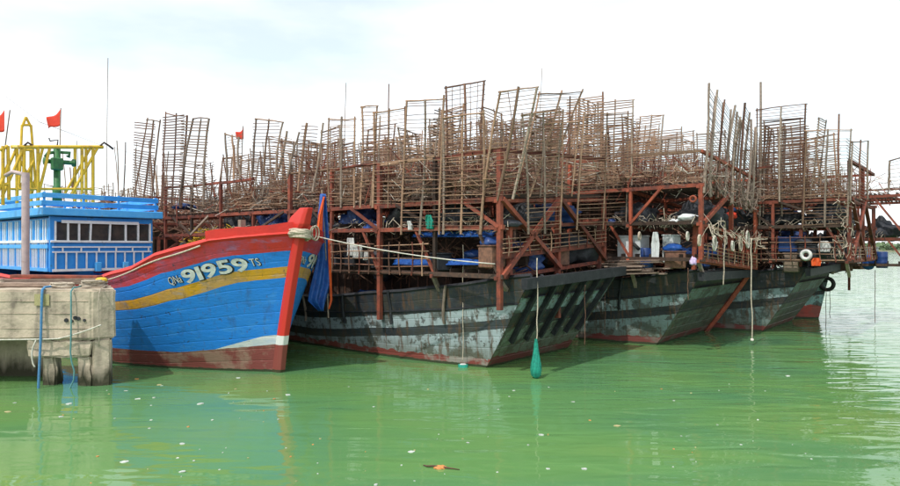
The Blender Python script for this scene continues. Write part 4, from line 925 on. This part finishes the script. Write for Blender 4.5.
for F, nm, xs_ in ((FA, 'foremost', (-0.75, 0.6, 2.0)), (FB, 'second', (-0.95, 0.5)), (FC, 'third', (-0.95,))):
    rg = random.Random(len(nm)*3); p = F.par; SN = dict(zip(xs_, ('outer', 'middle', 'inner')))
    for x in xs_:
        for i in range(9):
            if rg.random() < 0.2: continue
            y = p['y0']+0.25+i*1.72; zb = F.zz(p['L1'], x)+0.16
            for k in range(rg.randint(2, 6)):
                tx, ty = rg.uniform(-.06, .06), rg.uniform(-.12, .12); ox, oy = rg.uniform(-.12, .12), rg.uniform(-.15, .15); z = zb+k*0.13
                Q = [(x+ox, y+oy, z), (x+ox, y+oy+1.5, z+ty), (x+ox+1.2, y+oy+1.5, z+tx+ty), (x+ox+1.2, y+oy, z+tx)]
                rack(*[F.w(*q_) for q_ in Q], nm='drying_tray', label=f'flat stick tray, {ORD[k]} up in {ORD[i]} {SN[x]} stack from the {nm} boat stern', group=f'flat trays stacked on the {nm} squid boat', rr=rg, poles=3, step=0.09, top=False, m=rg.choice(['bamboo', 'brownstick', 'rust']), pr=0.9)
for F, nm in ((FA, 'foremost'), (FB, 'second'), (FC, 'third'), (FD, 'farthest')):
    rg = random.Random(len(nm)*7); p = F.par; w_ = p['x1']-p['x0']
    for i in range(16):
        side = i % 3 == 0; x = p['x0']+w_*rg.random() if side else p['x0']+rg.uniform(0.3, 1.0); y = max(-1.3, p['y0']+0.3)+rg.uniform(0, .6) if side else p['y0']+0.6+i*0.85
        zf = p['LF']+0.1 if not side else max(2.2, p['LE']-.3); dz = rg.uniform(.3, .6)
        if F is FB and not side and y < 3.2: continue
        E = empty('gear_crate', F.w(x, y, zf), F.rz+rg.uniform(-.4, .4), f'dark gear crate, {ORD[i]} stowed under the platform of the {nm} squid boat', 'crate', f'gear crates under the platform of the {nm} squid boat')
        d = (rg.uniform(.35, .6), rg.uniform(.4, .7), dz); m_ = rg.choice(['darkwood', 'cloth_dark', 'darkblue', 'brownstick', 'darkwood', 'black'])
        MB().box((0, 0, dz/2), d).build('body', m_, E, bevel=.03); MB().box((0, 0, dz+.02), (d[0]+.04, d[1]+.04, .04)).build('lid', m_, E, bevel=.01)
        if i % 2: lump('rag_bundle', F.w(x+.1, y+.1, zf+dz+.12), (.3, .35, .16), rg.choice(['cloth_dark', 'darkblue', 'tarp', 'box_white', 'cloth_dark']), f'rag bundle on the {ORD[i]} gear crate under the platform of the {nm} squid boat', 'bundle', i, group=f'rag bundles on the crates of the {nm} squid boat')
for F, nm, hs in ((FA, 'foremost', [(0.2, 1.0, 4.0), (0.0, 3.2, 4.0), (0.3, 5.5, 4.0), (0.1, 7.6, 4.0), (0.2, 10.2, 4.0), (0.3, 12.6, 4.0), (1.4, -0.3, 2.7), (3.0, -0.2, 2.8), (4.3, -0.3, 3.0), (1.5, -0.3, 4.0), (3.4, -0.2, 4.1), (0.5, 4.4, 2.5), (0.4, 8.8, 2.5)]), (FB, 'second', [(1.0, -1.2, 4.25), (2.6, -1.0, 4.2), (4.0, -0.9, 4.1), (0.2, 0.8, 4.25), (1.8, -0.6, 2.7), (3.6, -0.6, 2.7)]),
                  (FC, 'third', [(0.2, -2.4, 4.25), (1.6, -2.2, 4.25), (3.2, -2.2, 4.25), (4.4, -2.0, 4.25), (4.6, 0.2, 4.3), (2.9, -0.4, 4.4), (4.6, -1.2, 3.2), (0.5, -0.6, 4.25), (0.6, -2.3, 3.0), (2.4, -1.4, 3.0), (4.0, -1.4, 3.0), (-0.3, 0.8, 4.25)]),
                  (FD, 'farthest', [(1.5, -2.6, 3.85), (3.0, -2.4, 3.85), (4.6, -2.2, 3.85), (1.2, -1.0, 3.85), (1.6, -1.0, 2.7), (3.2, -1.2, 2.7), (1.0, 1.0, 3.85)])):
    rg = random.Random(len(nm))
    for i, (x, y, z) in enumerate(hs):
        lump('net_heap', F.w(x, y, z+.25), (rg.uniform(.5, .85), rg.uniform(.5, .8), rg.uniform(.35, .6)), rg.choice(['cloth_dark', 'black', 'cloth_dark', 'darkblue']), f'dark net heap, {ORD[i]} stowed in the stern frame of the {nm} squid boat', 'net', i+60, group=f'net heaps in the stern of the {nm} squid boat', F=F, amp=.5)
# low fence mats of woven sticks along the edge of the foremost boat
for i, (xa, xb, yt, yb) in enumerate([(334, 362, 166, 204), (364, 400, 172, 205), (404, 445, 176, 206), (446, 490, 178, 200)]):
    P = [FA.px('x', -0.7, xa, yb), FA.px('x', -0.7, xb, yb), FA.px('x', -0.5, xb, yt+3), FA.px('x', -0.5, xa, yt)]
    b = MB(); rg = random.Random(i); n = 46
    for j in range(n):
        f = j/n; a = P[0].lerp(P[1], f); c = P[3].lerp(P[2], f+rg.uniform(-.04, .04)); b.tube([a, a.lerp(c, .5)+Vector((rg.uniform(-.05, .05), rg.uniform(-.04, .04), 0)), c], rg.uniform(.008, .014), 3, False)
    for j in range(4): f = (j+.5)/4; b.tube([P[0].lerp(P[3], f), P[1].lerp(P[2], f+rg.uniform(-.05, .05))], .018, 4)
    o = b.build('stick_mat', 'bamboo' if i != 2 else 'greywood'); o.location = FA.O; o.rotation_euler = (0, 0, FA.rz)
    tag(o, f'woven stick mat leaning low on the platform edge, {ORD[i]} from the blue bow', 'mat', 'low woven mats near the blue bow')

for F, nm, xs_, tot in ((FA, 'foremost', (-0.45, 0.55, 2.2), 12), (FB, 'second', (-0.6, 0.6, 2.2), 10), (FC, 'third', (-0.6, 1.2), 9)):
    p = F.par; rg = random.Random(len(nm)*5)
    for ri, x in enumerate(xs_):
        for i in range(tot):
            ya = p['y0']+0.15+i*1.32+rg.uniform(-.1, .1); wd = rg.uniform(1.1, 1.45); h = rg.uniform(0.6, 1.15)+0.12*ri; ln = rg.uniform(-.3, .35); zb = F.zz(p['L1'], x)+0.12; b = MB(); n = 26
            for j in range(n):
                f = (j+rg.random()*.5)/n; g_ = f+rg.uniform(-.05, .05); c0 = Vector((x, ya+wd*f, zb)); c1 = Vector((x+ln, ya+wd*g_, zb+h*rg.uniform(.82, 1.08)))
                b.tube([c0, c0.lerp(c1, .5)+Vector((rg.uniform(-.04, .04), rg.uniform(-.04, .04), 0)), c1], rg.uniform(.008, .015), 3, False)
            for j in range(5):
                f = (j+.5)/5; c0 = Vector((x+ln*f-.02, ya-.06, zb+h*f)); b.tube([c0, c0+Vector((0, wd*.5, rg.uniform(-.05, .05))), c0+Vector((0, wd+.12, rg.uniform(-.06, .06)))], .014, 3, False)
            o = b.build('stick_mat', rg.choice(['bamboo', 'brownstick', 'brownstick', 'rust', 'greywood'])); o.location = F.O; o.rotation_euler = (0, 0, F.rz)
            tag(o, f'woven stick mat, {ORD[i]} from the stern, {RN[ri]} line on the {nm} squid boat platform', 'mat', f'woven stick mats on the {nm} squid boat platform')
# ------------------------------------------------------------------ gear on the boats
def tarp(F, xa, xb, y0_, y1_, xv, lab, m='tarp', cat='tarpaulin', axis='x', dep=0.35):
    a, b_ = F.px(axis, xv, xa, y1_), F.px(axis, xv, xb, y1_); t = F.px(axis, xv, xa, y0_).z
    def fn(u, v):
        p = a.lerp(b_, u); h = (t-p.z)*v; return Vector((p.x, p.y, p.z+h*(0.85+0.25*noise.noise(Vector((u*5, v*2, xa)))))) + (Vector((1, 0, 0)) if axis == 'x' else Vector((0, 1, 0)))*(dep*v+0.08*noise.noise(Vector((u*9, v*4, xb))))
    o = MB().grid(fn, 26, 8).build('tarpaulin', m, smooth=True, solid=0.01); o.location = F.O; o.rotation_euler = (0, 0, F.rz); return tag(o, lab, cat)
tarp(FA, 392, 489, 257, 265, -0.55, 'blue tarpaulin rolled behind the walkway rails left of the corner post', dep=.2)
tarp(FA, 352, 415, 289, 296, 0.2, 'blue tarpaulin lying along the black bulwark of the foremost boat')
tarp(FA, 412, 492, 231, 237, -0.5, 'dull blue sheet under the middle beam of the foremost boat', dep=.2)
tarp(FA, 345, 382, 219, 229, -0.3, 'dark blue sheet bundled on the middle beam above the white cloths', m='darkblue')
for i, (xa, xb, ya, yb) in enumerate([(348, 355, 238, 256), (354, 359, 244, 258), (358, 362, 245, 258), (364, 369, 252, 260)]):
    Fp = FA; c = empty('hung_cloth', Fp.pxw('x', -0.75, (xa+xb)/2, ya), 0, f'white cloth on the rail behind the blue bow, {ORD[i]} from the left', 'cloth', 'white cloths drying behind the blue bow'); r_ = c.location.copy()
    hwv = (Fp.pxw('x', -0.75, xb, ya)-Fp.pxw('x', -0.75, xa, ya))*0.5
    drape('cloth', [(Fp.pxw('x', -0.75, (xa+xb)/2, ya)-r_, hwv*0.8), (Fp.pxw('x', -0.75, (xa+xb)/2, (ya+yb)/2)-r_, hwv), (Fp.pxw('x', -0.75, (xa+xb)/2-1, yb)-r_, hwv*0.9)], Fp.X*1.0, 'cloth_white', c, .05, cols=5, sd=i)
def hung(F, axis, v, cx, ya, yb, wpx, m, lab, cat='cloth', sd=0, nm='hung_cloth'):
    c = empty(nm, F.pxw(axis, v, cx, ya), 0, lab, cat); r_ = c.location.copy(); h_ = (F.pxw(axis, v, cx+wpx/2, ya)-F.pxw(axis, v, cx-wpx/2, ya))*0.5
    drape('cloth', [(Vector((0, 0, 0)), h_*0.5), (F.pxw(axis, v, cx, ya*.6+yb*.4)-r_, h_), (F.pxw(axis, v, cx, yb)-r_, h_*0.8)], (F.X if axis == 'x' else F.Y), m, c, .05, cols=5, sd=sd)
hung(FA, 'x', -0.95, 429.5, 215, 229, 7, 'net_green', 'green cloth hanging among the rungs left of the grey-poled rack')
hung(FA, 'x', -0.95, 410, 221, 230, 4, 'cloth_white', 'white cloth hanging by the red post left of the green cloth')
hung(FB, 'x', -0.9, 655, 232, 262, 9, 'box_white', 'pale grey sheet hanging between the white boxes on the second boat', sd=3)
hung(FC, 'x', -0.9, 824, 241, 252, 14, 'cloth_white', 'white cloth hanging under the platform beside the life ring', sd=4)
# white boxes, plank stack, barrels on the second boat
def crate(F, axis, v, xa, xb, ya, yb, dep, m, nm, lab, cat, bevel=0.03):
    a, c = F.px(axis, v, xa, yb), F.px(axis, v, xb, yb); t = F.px(axis, v, xa, ya); wd = (c-a).length; h = t.z-a.z
    E = empty(nm, F.w(*((a+c)/2)), F.rz, lab, cat); ctr = Vector((dep/2 if axis == 'x' else 0, dep/2 if axis == 'y' else 0, h/2))
    dd = (dep, wd, h) if axis == 'x' else (wd, dep, h)
    MB().box(ctr, dd).build('body', m, E, bevel=bevel); MB().box(ctr+Vector((0, 0, h/2+0.02)), (dd[0]+.04, dd[1]+.04, 0.05)).build('lid', m, E, bevel=0.012); return E, ctr, dd
E, ctr, dd = crate(FB, 'x', -0.7, 617, 640, 237, 262, 0.8, 'box_white', 'ice_box', 'big white box with a black hose mouth on the second boat', 'box')
MB().tube([(-0.03, -0.1, 0.55), (-0.12, -0.15, 0.62), (-0.16, -0.3, 0.6), (-0.12, -0.38, 0.5), (-0.03, -0.4, 0.45)], 0.06, 8).build('hose', 'rubber', E, smooth=True)
crate(FB, 'x', -0.5, 662, 673, 236, 263, 0.7, 'box_white', 'ice_box', 'narrow upright white box right of the hanging pale sheet', 'box')
crate(FB, 'x', -0.5, 675, 681, 257, 266, 0.3, 'flag_red', 'small_crate', 'small red crate right of the narrow white box', 'crate')
def barrel(F, p, r, h, m, lab, tilt=(0, 0)):
    o = MB().lathe([(0.001, 0), (r*.92, 0), (r, h*.04), (r, h*.3), (r*1.04, h*.33), (r, h*.36), (r, h*.64), (r*1.04, h*.67), (r, h*.7), (r, h*.96), (r*.92, h), (r*.2, h*.99), (.001, h*.99)], 18).build('barrel', m, smooth=True)
    o.location = F.w(*p); o.rotation_euler = (tilt[0], tilt[1], F.rz); return tag(o, lab, 'barrel')
barrel(FB, (-0.4, 0.2, 2.62), .26, .75, 'darkblue', 'upright navy barrel near the stern of the second boat')
barrel(FB, (-0.3, -0.75, 2.75), .27, .7, 'tarp', 'blue barrel tilted beside the navy barrel', (0.35, 0.2))
p = FD.px('x', 0.7, 882, 268); barrel(FD, p, .22, .72, 'darkblue', 'navy barrel upright at the outer end of the farthest stern walkway')
p = FD.px('x', 0.6, 868, 268); barrel(FD, (p.x, p.y, p.z+.1), .24, .7, 'tarp', 'blue and white drum tipped over left of the navy barrel', (0, 1.0))
crate(FD, 'x', 0.9, 857, 877, 248, 264, .6, 'box_white', 'ice_box', 'pale box standing behind the tipped drum at the right', 'box')
# stack of planks projecting from the second boat
ps = empty('plank_stack', FB.w(0, 0, 0), FB.rz, 'stack of loose grey planks jutting out below the white boxes', 'planks')
rg = random.Random(12)
for i in range(13):
    py = 262+i*1.05; xa, xb = rg.uniform(592, 606), rg.uniform(640, 672); xv = -1.25+rg.uniform(-.25, .5)
    a, c = FB.px('x', xv, xa, py+rg.uniform(-1, 1)), FB.px('x', xv, xb, py+rg.uniform(-2, 2))
    stick('plank', a, c, 0.13, rg.choice(['plank', 'plank', 'greywood']), ps, 'box', r2=0.022)
# life ring, orange flap, tyre
def ring(F, axis, v, px, py, R_, r_, m, lab, cat, nm, tilt=0.0):
    c = F.pxw(axis, v, px, py); n = 24; b = MB(); k = 10; ax = F.X if axis == 'y' else F.Y
    for i in range(n):
        a = 2*math.pi*i/n; dirv = ax*math.cos(a)+Vector((0, 0, 1))*math.sin(a); nv = F.X if axis == 'x' else F.Y
        for j in range(k): t = 2*math.pi*j/k; b.v.append(tuple(dirv*(R_+r_*math.cos(t))+nv*(r_*1.25*math.sin(t))))
    for i in range(n):
        for j in range(k): b.f.append([i*k+j, i*k+(j+1) % k, ((i+1) % n)*k+(j+1) % k, ((i+1) % n)*k+j])
    o = b.build(nm, m, smooth=True); o.location = c; return tag(o, lab, cat)
ring(FC, 'x', -1.2, 806, 255, .15, .065, 'cloth_white', 'white life ring hanging under the third boat platform', 'life ring', 'life_ring')
ring(FD, 'x', 1.4, 827, 284, .27, .09, 'rubber', 'black tyre fender hanging beside the teal hull', 'tyre', 'tyre_fender')
ring(FB, 'x', -1.2, 693, 199, .09, .035, 'orange', 'small orange ring hanging under the red beam of the second boat', 'ring', 'float_ring')
hung(FC, 'x', -1.2, 816, 258, 266, 11, 'cloth_orange', 'orange cloth below the white life ring', sd=7)
crate(FC, 'x', -0.6, 778, 800, 238, 252, .6, 'darkblue', 'crate', 'navy crate behind the diagonal brace on the third boat', 'crate')
crate(FC, 'x', -0.7, 783, 798, 254, 272, .6, 'plank', 'crate', 'brown crate low behind the diagonal brace on the third boat', 'crate')
# red buoys and odds and ends along the second boat
lump('rag_bundle', FB.pxw('y', -1.9, 693, 262), (.10, .10, .14), 'purple', 'lilac plastic bundle tied at the stern rail of the second boat', 'bundle', 3, amp=.5)
lump('rag_bundle', FB.pxw('y', -1.4, 731, 216), (.2, .2, .16), 'flag_red', 'red bundle lying behind the posts of the red framed stern', 'bundle', 5)
lump('rag_bundle', FB.pxw('y', -1.4, 732, 210), (.16, .16, .1), 'darkblue', 'dark blue bundle on top of the red bundle', 'bundle', 6)
lump('rag_bundle', FB.pxw('x', -0.8, 688, 218), (.35, .2, .14), 'box_white', 'grey sack on the orange middle beam of the second boat', 'bundle', 8)
lump('net_heap', FA.pxw('x', -0.3, 184, 207), (.5, .5, .16), 'darkblue', 'dark blue net heap on the platform left above the blue bow', 'net', 9)
lump('net_heap', BF.w(1.2, 8.6, 2.55), (.35, .35, .28), 'cloth_orange', 'orange net float heap right of the wheelhouse', 'net', 10)
o = tangle(BF if False else FA, (-.7, .2), (10.5, 15.5), (3.3, 4.1), 260, 'yellow', 'yellow_hose', 'yellow hoses tangled right of the wheelhouse', 14, L=(.4, 1.1), r=(.012, .02))
rg = random.Random(31)
for i in range(7):
    F = FB if i < 3 else FA; px = [612, 640, 675, 335, 372, 452, 508][i]; py = [222, 221, 222, 226, 227, 226, 224][i]
    lump('rag_bundle', F.pxw('x' if i != 6 else 'y', (F.par['x0']+.25) if i != 6 else -1.0, px, py), (rg.uniform(.15, .35), rg.uniform(.15, .4), rg.uniform(.1, .18)), ['darkblue', 'cloth_dark', 'box_white', 'cloth_dark', 'tarp', 'darkwood', 'cloth_dark'][i],
         'bundle on the middle beam: '+['navy one above the white box', 'dark one above the plank stack', 'pale one left of the stern corner', 'dark one nearest the blue bow', 'blue one left of the red post', 'brown one right of the green cloth', 'dark one by the corner post'][i], 'bundle', i+20)

# hanging lines
def hang(F, axis, v, px, ya, yb, r, m, lab, dx=0, group=None):
    a, b_ = F.pxw(axis, v, px, ya), F.pxw(axis, v, px+dx, yb); n = 8
    return rope('hanging_line', [a.lerp(b_, i/n)+Vector((R.uniform(-.02, .02), 0, 0)) for i in range(n+1)], r, m, lab, 'rope', group)
hang(FA, 'y', -1.9, 537, 258, 343, 0.015, 'rope', 'rope holding the green net bag over the stern', 0)
nb = empty('net_bag', FA.pxw('y', -1.9, 536, 340), 0, 'long green net bag hanging just above the water', 'net bag')
MB().lathe([(0.01, 0.0), (0.04, -0.12), (0.07, -0.35), (0.12, -0.62), (0.135, -0.78), (0.11, -0.92), (0.05, -0.99), (0.005, -1.0)], 16).build('bag', 'net_green', nb, smooth=True)
for k in range(8):
    a = k*math.pi/4; MB().tube([(rr*1.03*math.cos(a+z*1.2), rr*1.03*math.sin(a+z*1.2), z) for rr, z in ((0.02, 0.03), (0.045, -0.12), (0.075, -0.35), (0.125, -0.62), (0.14, -0.78), (0.115, -0.92), (0.03, -1.0))], 0.007, 4).build('mesh_cord', 'net_green', nb)
hang(FA, 'x', -0.35, 463, 245, 362, 0.012, 'rope', 'thin line down the near hull to the green float', 0)
gf = empty('can_float', FA.pxw('x', -0.35, 463, 369), 0, 'small green can float at the waterline of the foremost boat', 'float')
MB().lathe([(0.01, -.12), (0.12, -.12), (0.14, -0.08), (0.14, .13), (0.10, .135)], 16).build('can', 'net_green', gf, smooth=True); MB().lathe([(0.10, .13), (0.07, .15), (0.001, .155)], 16).build('cap', 'cloth_white', gf, smooth=True)
hang(FB, 'y', -2.6, 751, 238, 340, 0.02, 'rope', 'thick white rope hanging in front of the third hull', 1)
lump('rope_knot', FB.pxw('y', -2.6, 752, 340), (.06, .06, .06), 'white_rope', 'knotted end of the thick white hanging rope', 'knot', 2)
hang(FB, 'y', -2.2, 725, 228, 285, 0.022, 'rope', 'pale rope hanging to the orange hull edge of the second boat', -2)
for i, (px, ya, yb) in enumerate([(875, 270, 323), (826, 288, 335), (830, 290, 318), (605, 275, 330), (585, 285, 345), (688, 268, 300)]):
    F = [FD, FD, FD, FB, FA, FB][i]; ax = ['x', 'y', 'y', 'x', 'y', 'x'][i]; v = [0.5, -0.9, -0.9, -1.3, -1.9, -1.2][i]
    hang(F, ax, v, px, ya, yb, 0.012, 'brownstick', 'thin dark line hanging '+['to the water from the farthest stern walkway', 'from the tyre fender, the longer one', 'from the tyre fender, the shorter one', 'below the plank stack', 'over the shaded stern of the foremost boat', 'over the second hull'][i])
rope('mooring_line', [BF.w(0.35, -0.5, 3.72)]+sag(BF.w(0.9, -0.4, 3.70), FA.pxw('x', -1.0, 495, 264), 0.10, 12), 0.016, 'white_rope', 'pale mooring line running from the blue bow to the corner post', 'rope', sub=0)
rg = random.Random(41)
LL = [(688, 236, 8, 'second'), (700, 240, 10, 'second'), (715, 243, 14, 'second'), (726, 240, 9, 'second'), (733, 246, 10, 'second'), (741, 244, 16, 'second'), (748, 240, 18, 'second'), (640, 236, 8, 'second')]
for i, (px, py, hpx, _) in enumerate(LL):
    c = FB.px('y' if px > 690 else 'x', -2.15 if px > 690 else -1.1, px, py-hpx/2); h_ = hpx/2*0.034; pts = []
    for turn in range(2):
        for k in range(13):
            a = k/12*2*math.pi; pts.append(FB.w(c.x+h_*.55*math.sin(a)+rg.uniform(-.02, .02), c.y+turn*.03, c.z-h_*(1-math.cos(a))+rg.uniform(-.02, .02)))
    rope('hanging_coil', pts, 0.018, 'rope' if i % 2 else 'white_rope', f'loop of pale rope hanging under the red framed stern, {ORD[i]} in order to the right' if px > 640 else 'loop of pale rope hanging above the white box', 'rope', 'rope loops under the stern of the second boat')
tangle(FB, (-1.1, 5.0), (-2.25, -1.95), (3.9, 4.25), 45, 'rope', 'rope_fringe', 'fringe of pale rope ends along the lower red stern beam', 61, L=(.2, .7), r=(.008, .016), flat=1.5)
tangle(FB, (-1.1, 5.0), (-2.25, -1.95), (5.2, 6.0), 110, 'greywood', 'rope_fringe', 'grey cords knotted through the tall stern racks', 62, L=(.2, .8), r=(.008, .016), flat=1.5)
tangle(FC, (-1.25, -0.8), (-3.3, -2.7), (3.1, 5.2), 70, 'rope', 'rope_fringe', 'bunch of pale ropes hanging at the corner of the third boat', 63, L=(.15, .5), r=(.008, .018), flat=2.5)

# ------------------------------------------------------------------ floating litter
def scrap(px, py, wpx, m, lab, group, sd):
    D = CH*FP/(py-HZ); x = (px-450)/FP*D; s = 0.72*wpx/FP*D/2; rg = random.Random(sd); n = 7; pl = []
    for k in range(n): a = 2*math.pi*k/n+rg.uniform(-.3, .3); pl.append((s*math.cos(a)*rg.uniform(.6, 1.1), s*rg.uniform(.5, 1.0)*math.sin(a), -0.005+rg.uniform(0, .004)))
    b = MB(); k0 = 0; b.prism(pl, (rg.uniform(-.2, .2)*s, rg.uniform(-.2, .2)*s, 0.010+s*rg.uniform(.02, .10))); o = b.build('litter', m); o.location = (x, D, 0.0); return tag(o, lab, 'litter', group)
big = [(200, 404, 9, 'litter', 'white folded scrap floating left of the blue bow'), (138, 399, 8, 'litter', 'white crumpled scrap floating by the quay end'), (126, 391, 6, 'litter', 'small bright scrap nearest the quay pier'),
       (69, 404, 9, 'litter', 'flat white scrap floating in front of the quay piers'), (15, 403, 5, 'litter', 'white dot of litter at far left'), (61, 417, 8, 'litter', 'pale oval scrap low at the left'), (8, 412, 9, 'litter_y', 'straw coloured strip at the left edge'),
       (585, 469, 10, 'litter', 'white carton piece floating low right of centre'), (541, 435, 8, 'litter', 'pale flat wrapper floating below centre'), (573, 402, 7, 'litter', 'white strip in open water right of centre'), (468, 443, 6, 'litter', 'reddish white scrap below centre'),
       (788, 376, 7, 'litter', 'bright white scrap off the second boat'), (411, 452, 10, 'litter', 'crumpled clear bag near the bottom'), (182, 444, 9, 'litter', 'white strip low left of centre'), (182, 472, 10, 'litter', 'thin pale strip near the bottom edge left'), (376, 485, 7, 'litter', 'white lump at the bottom edge'),
       (137, 379, 6, 'litter_o', 'orange scrap near the quay end'), (617, 426, 11, 'litter_y', 'long yellowish piece right of centre'), (288, 395, 8, 'litter', 'white scrap off the red stem'), (274, 399, 5, 'litter_o', 'tan dot off the red stem'), (159, 385, 7, 'litter_y', 'straw scrap near the blue hull'), (238, 378, 7, 'litter', 'pale scrap close under the red hull bottom'), (548, 469, 6, 'litter', 'lilac dot of litter low right of centre'), (124, 462, 12, 'litter', 'bluish film scrap low left')]
for i, (a, b_, c_, m_, lab) in enumerate(big): scrap(a, b_, c_, m_, lab, 'floating litter', i)
rg = random.Random(90)
for i in range(85):
    px = rg.uniform(60, 300) if i < 38 else rg.uniform(300, 820); py = rg.uniform(385, 484) if px < 600 else rg.uniform(365, 480)
    mm = rg.choices(['litter', 'litter_y', 'litter_o'], [7, 2, 2])[0]
    scrap(px, py, rg.uniform(1.6, 5.5 if i < 38 else 4), mm, {'litter': 'tiny pale scrap', 'litter_y': 'tiny straw coloured scrap', 'litter_o': 'tiny orange scrap'}[mm]+' drifting '+('left' if px < 300 else 'right')+' of the red stem', 'tiny scraps drifting '+('left' if px < 300 else 'right'), 100+i)
hx = empty('floating_husk', (CH*FP/(468-HZ)*(-10)/FP, CH*FP/(468-HZ), 0), 0, 'orange brown husk with a twig floating near the bottom edge', 'husk')
bm = bmesh.new(); bmesh.ops.create_icosphere(bm, subdivisions=3, radius=1)
for v in bm.verts: k = 1+.25*noise.noise(v.co*2); v.co = Vector((v.co.x*.10*k, v.co.y*.07*k, v.co.z*.045*k))
me = bpy.data.meshes.new('husk'); bm.to_mesh(me); bm.free(); me.materials.append(M['litter_o']); o = bpy.data.objects.new('husk', me); C.objects.link(o); o.parent = hx
MB().tube([(-.26, .1, .01), (-.2, .03, .02), (-.08, 0, .03), (.1, -.04, .02), (.3, -.10, .01)], [.008, .012, .014, .012, .006], 6).build('twig', 'brownstick', hx, smooth=True)
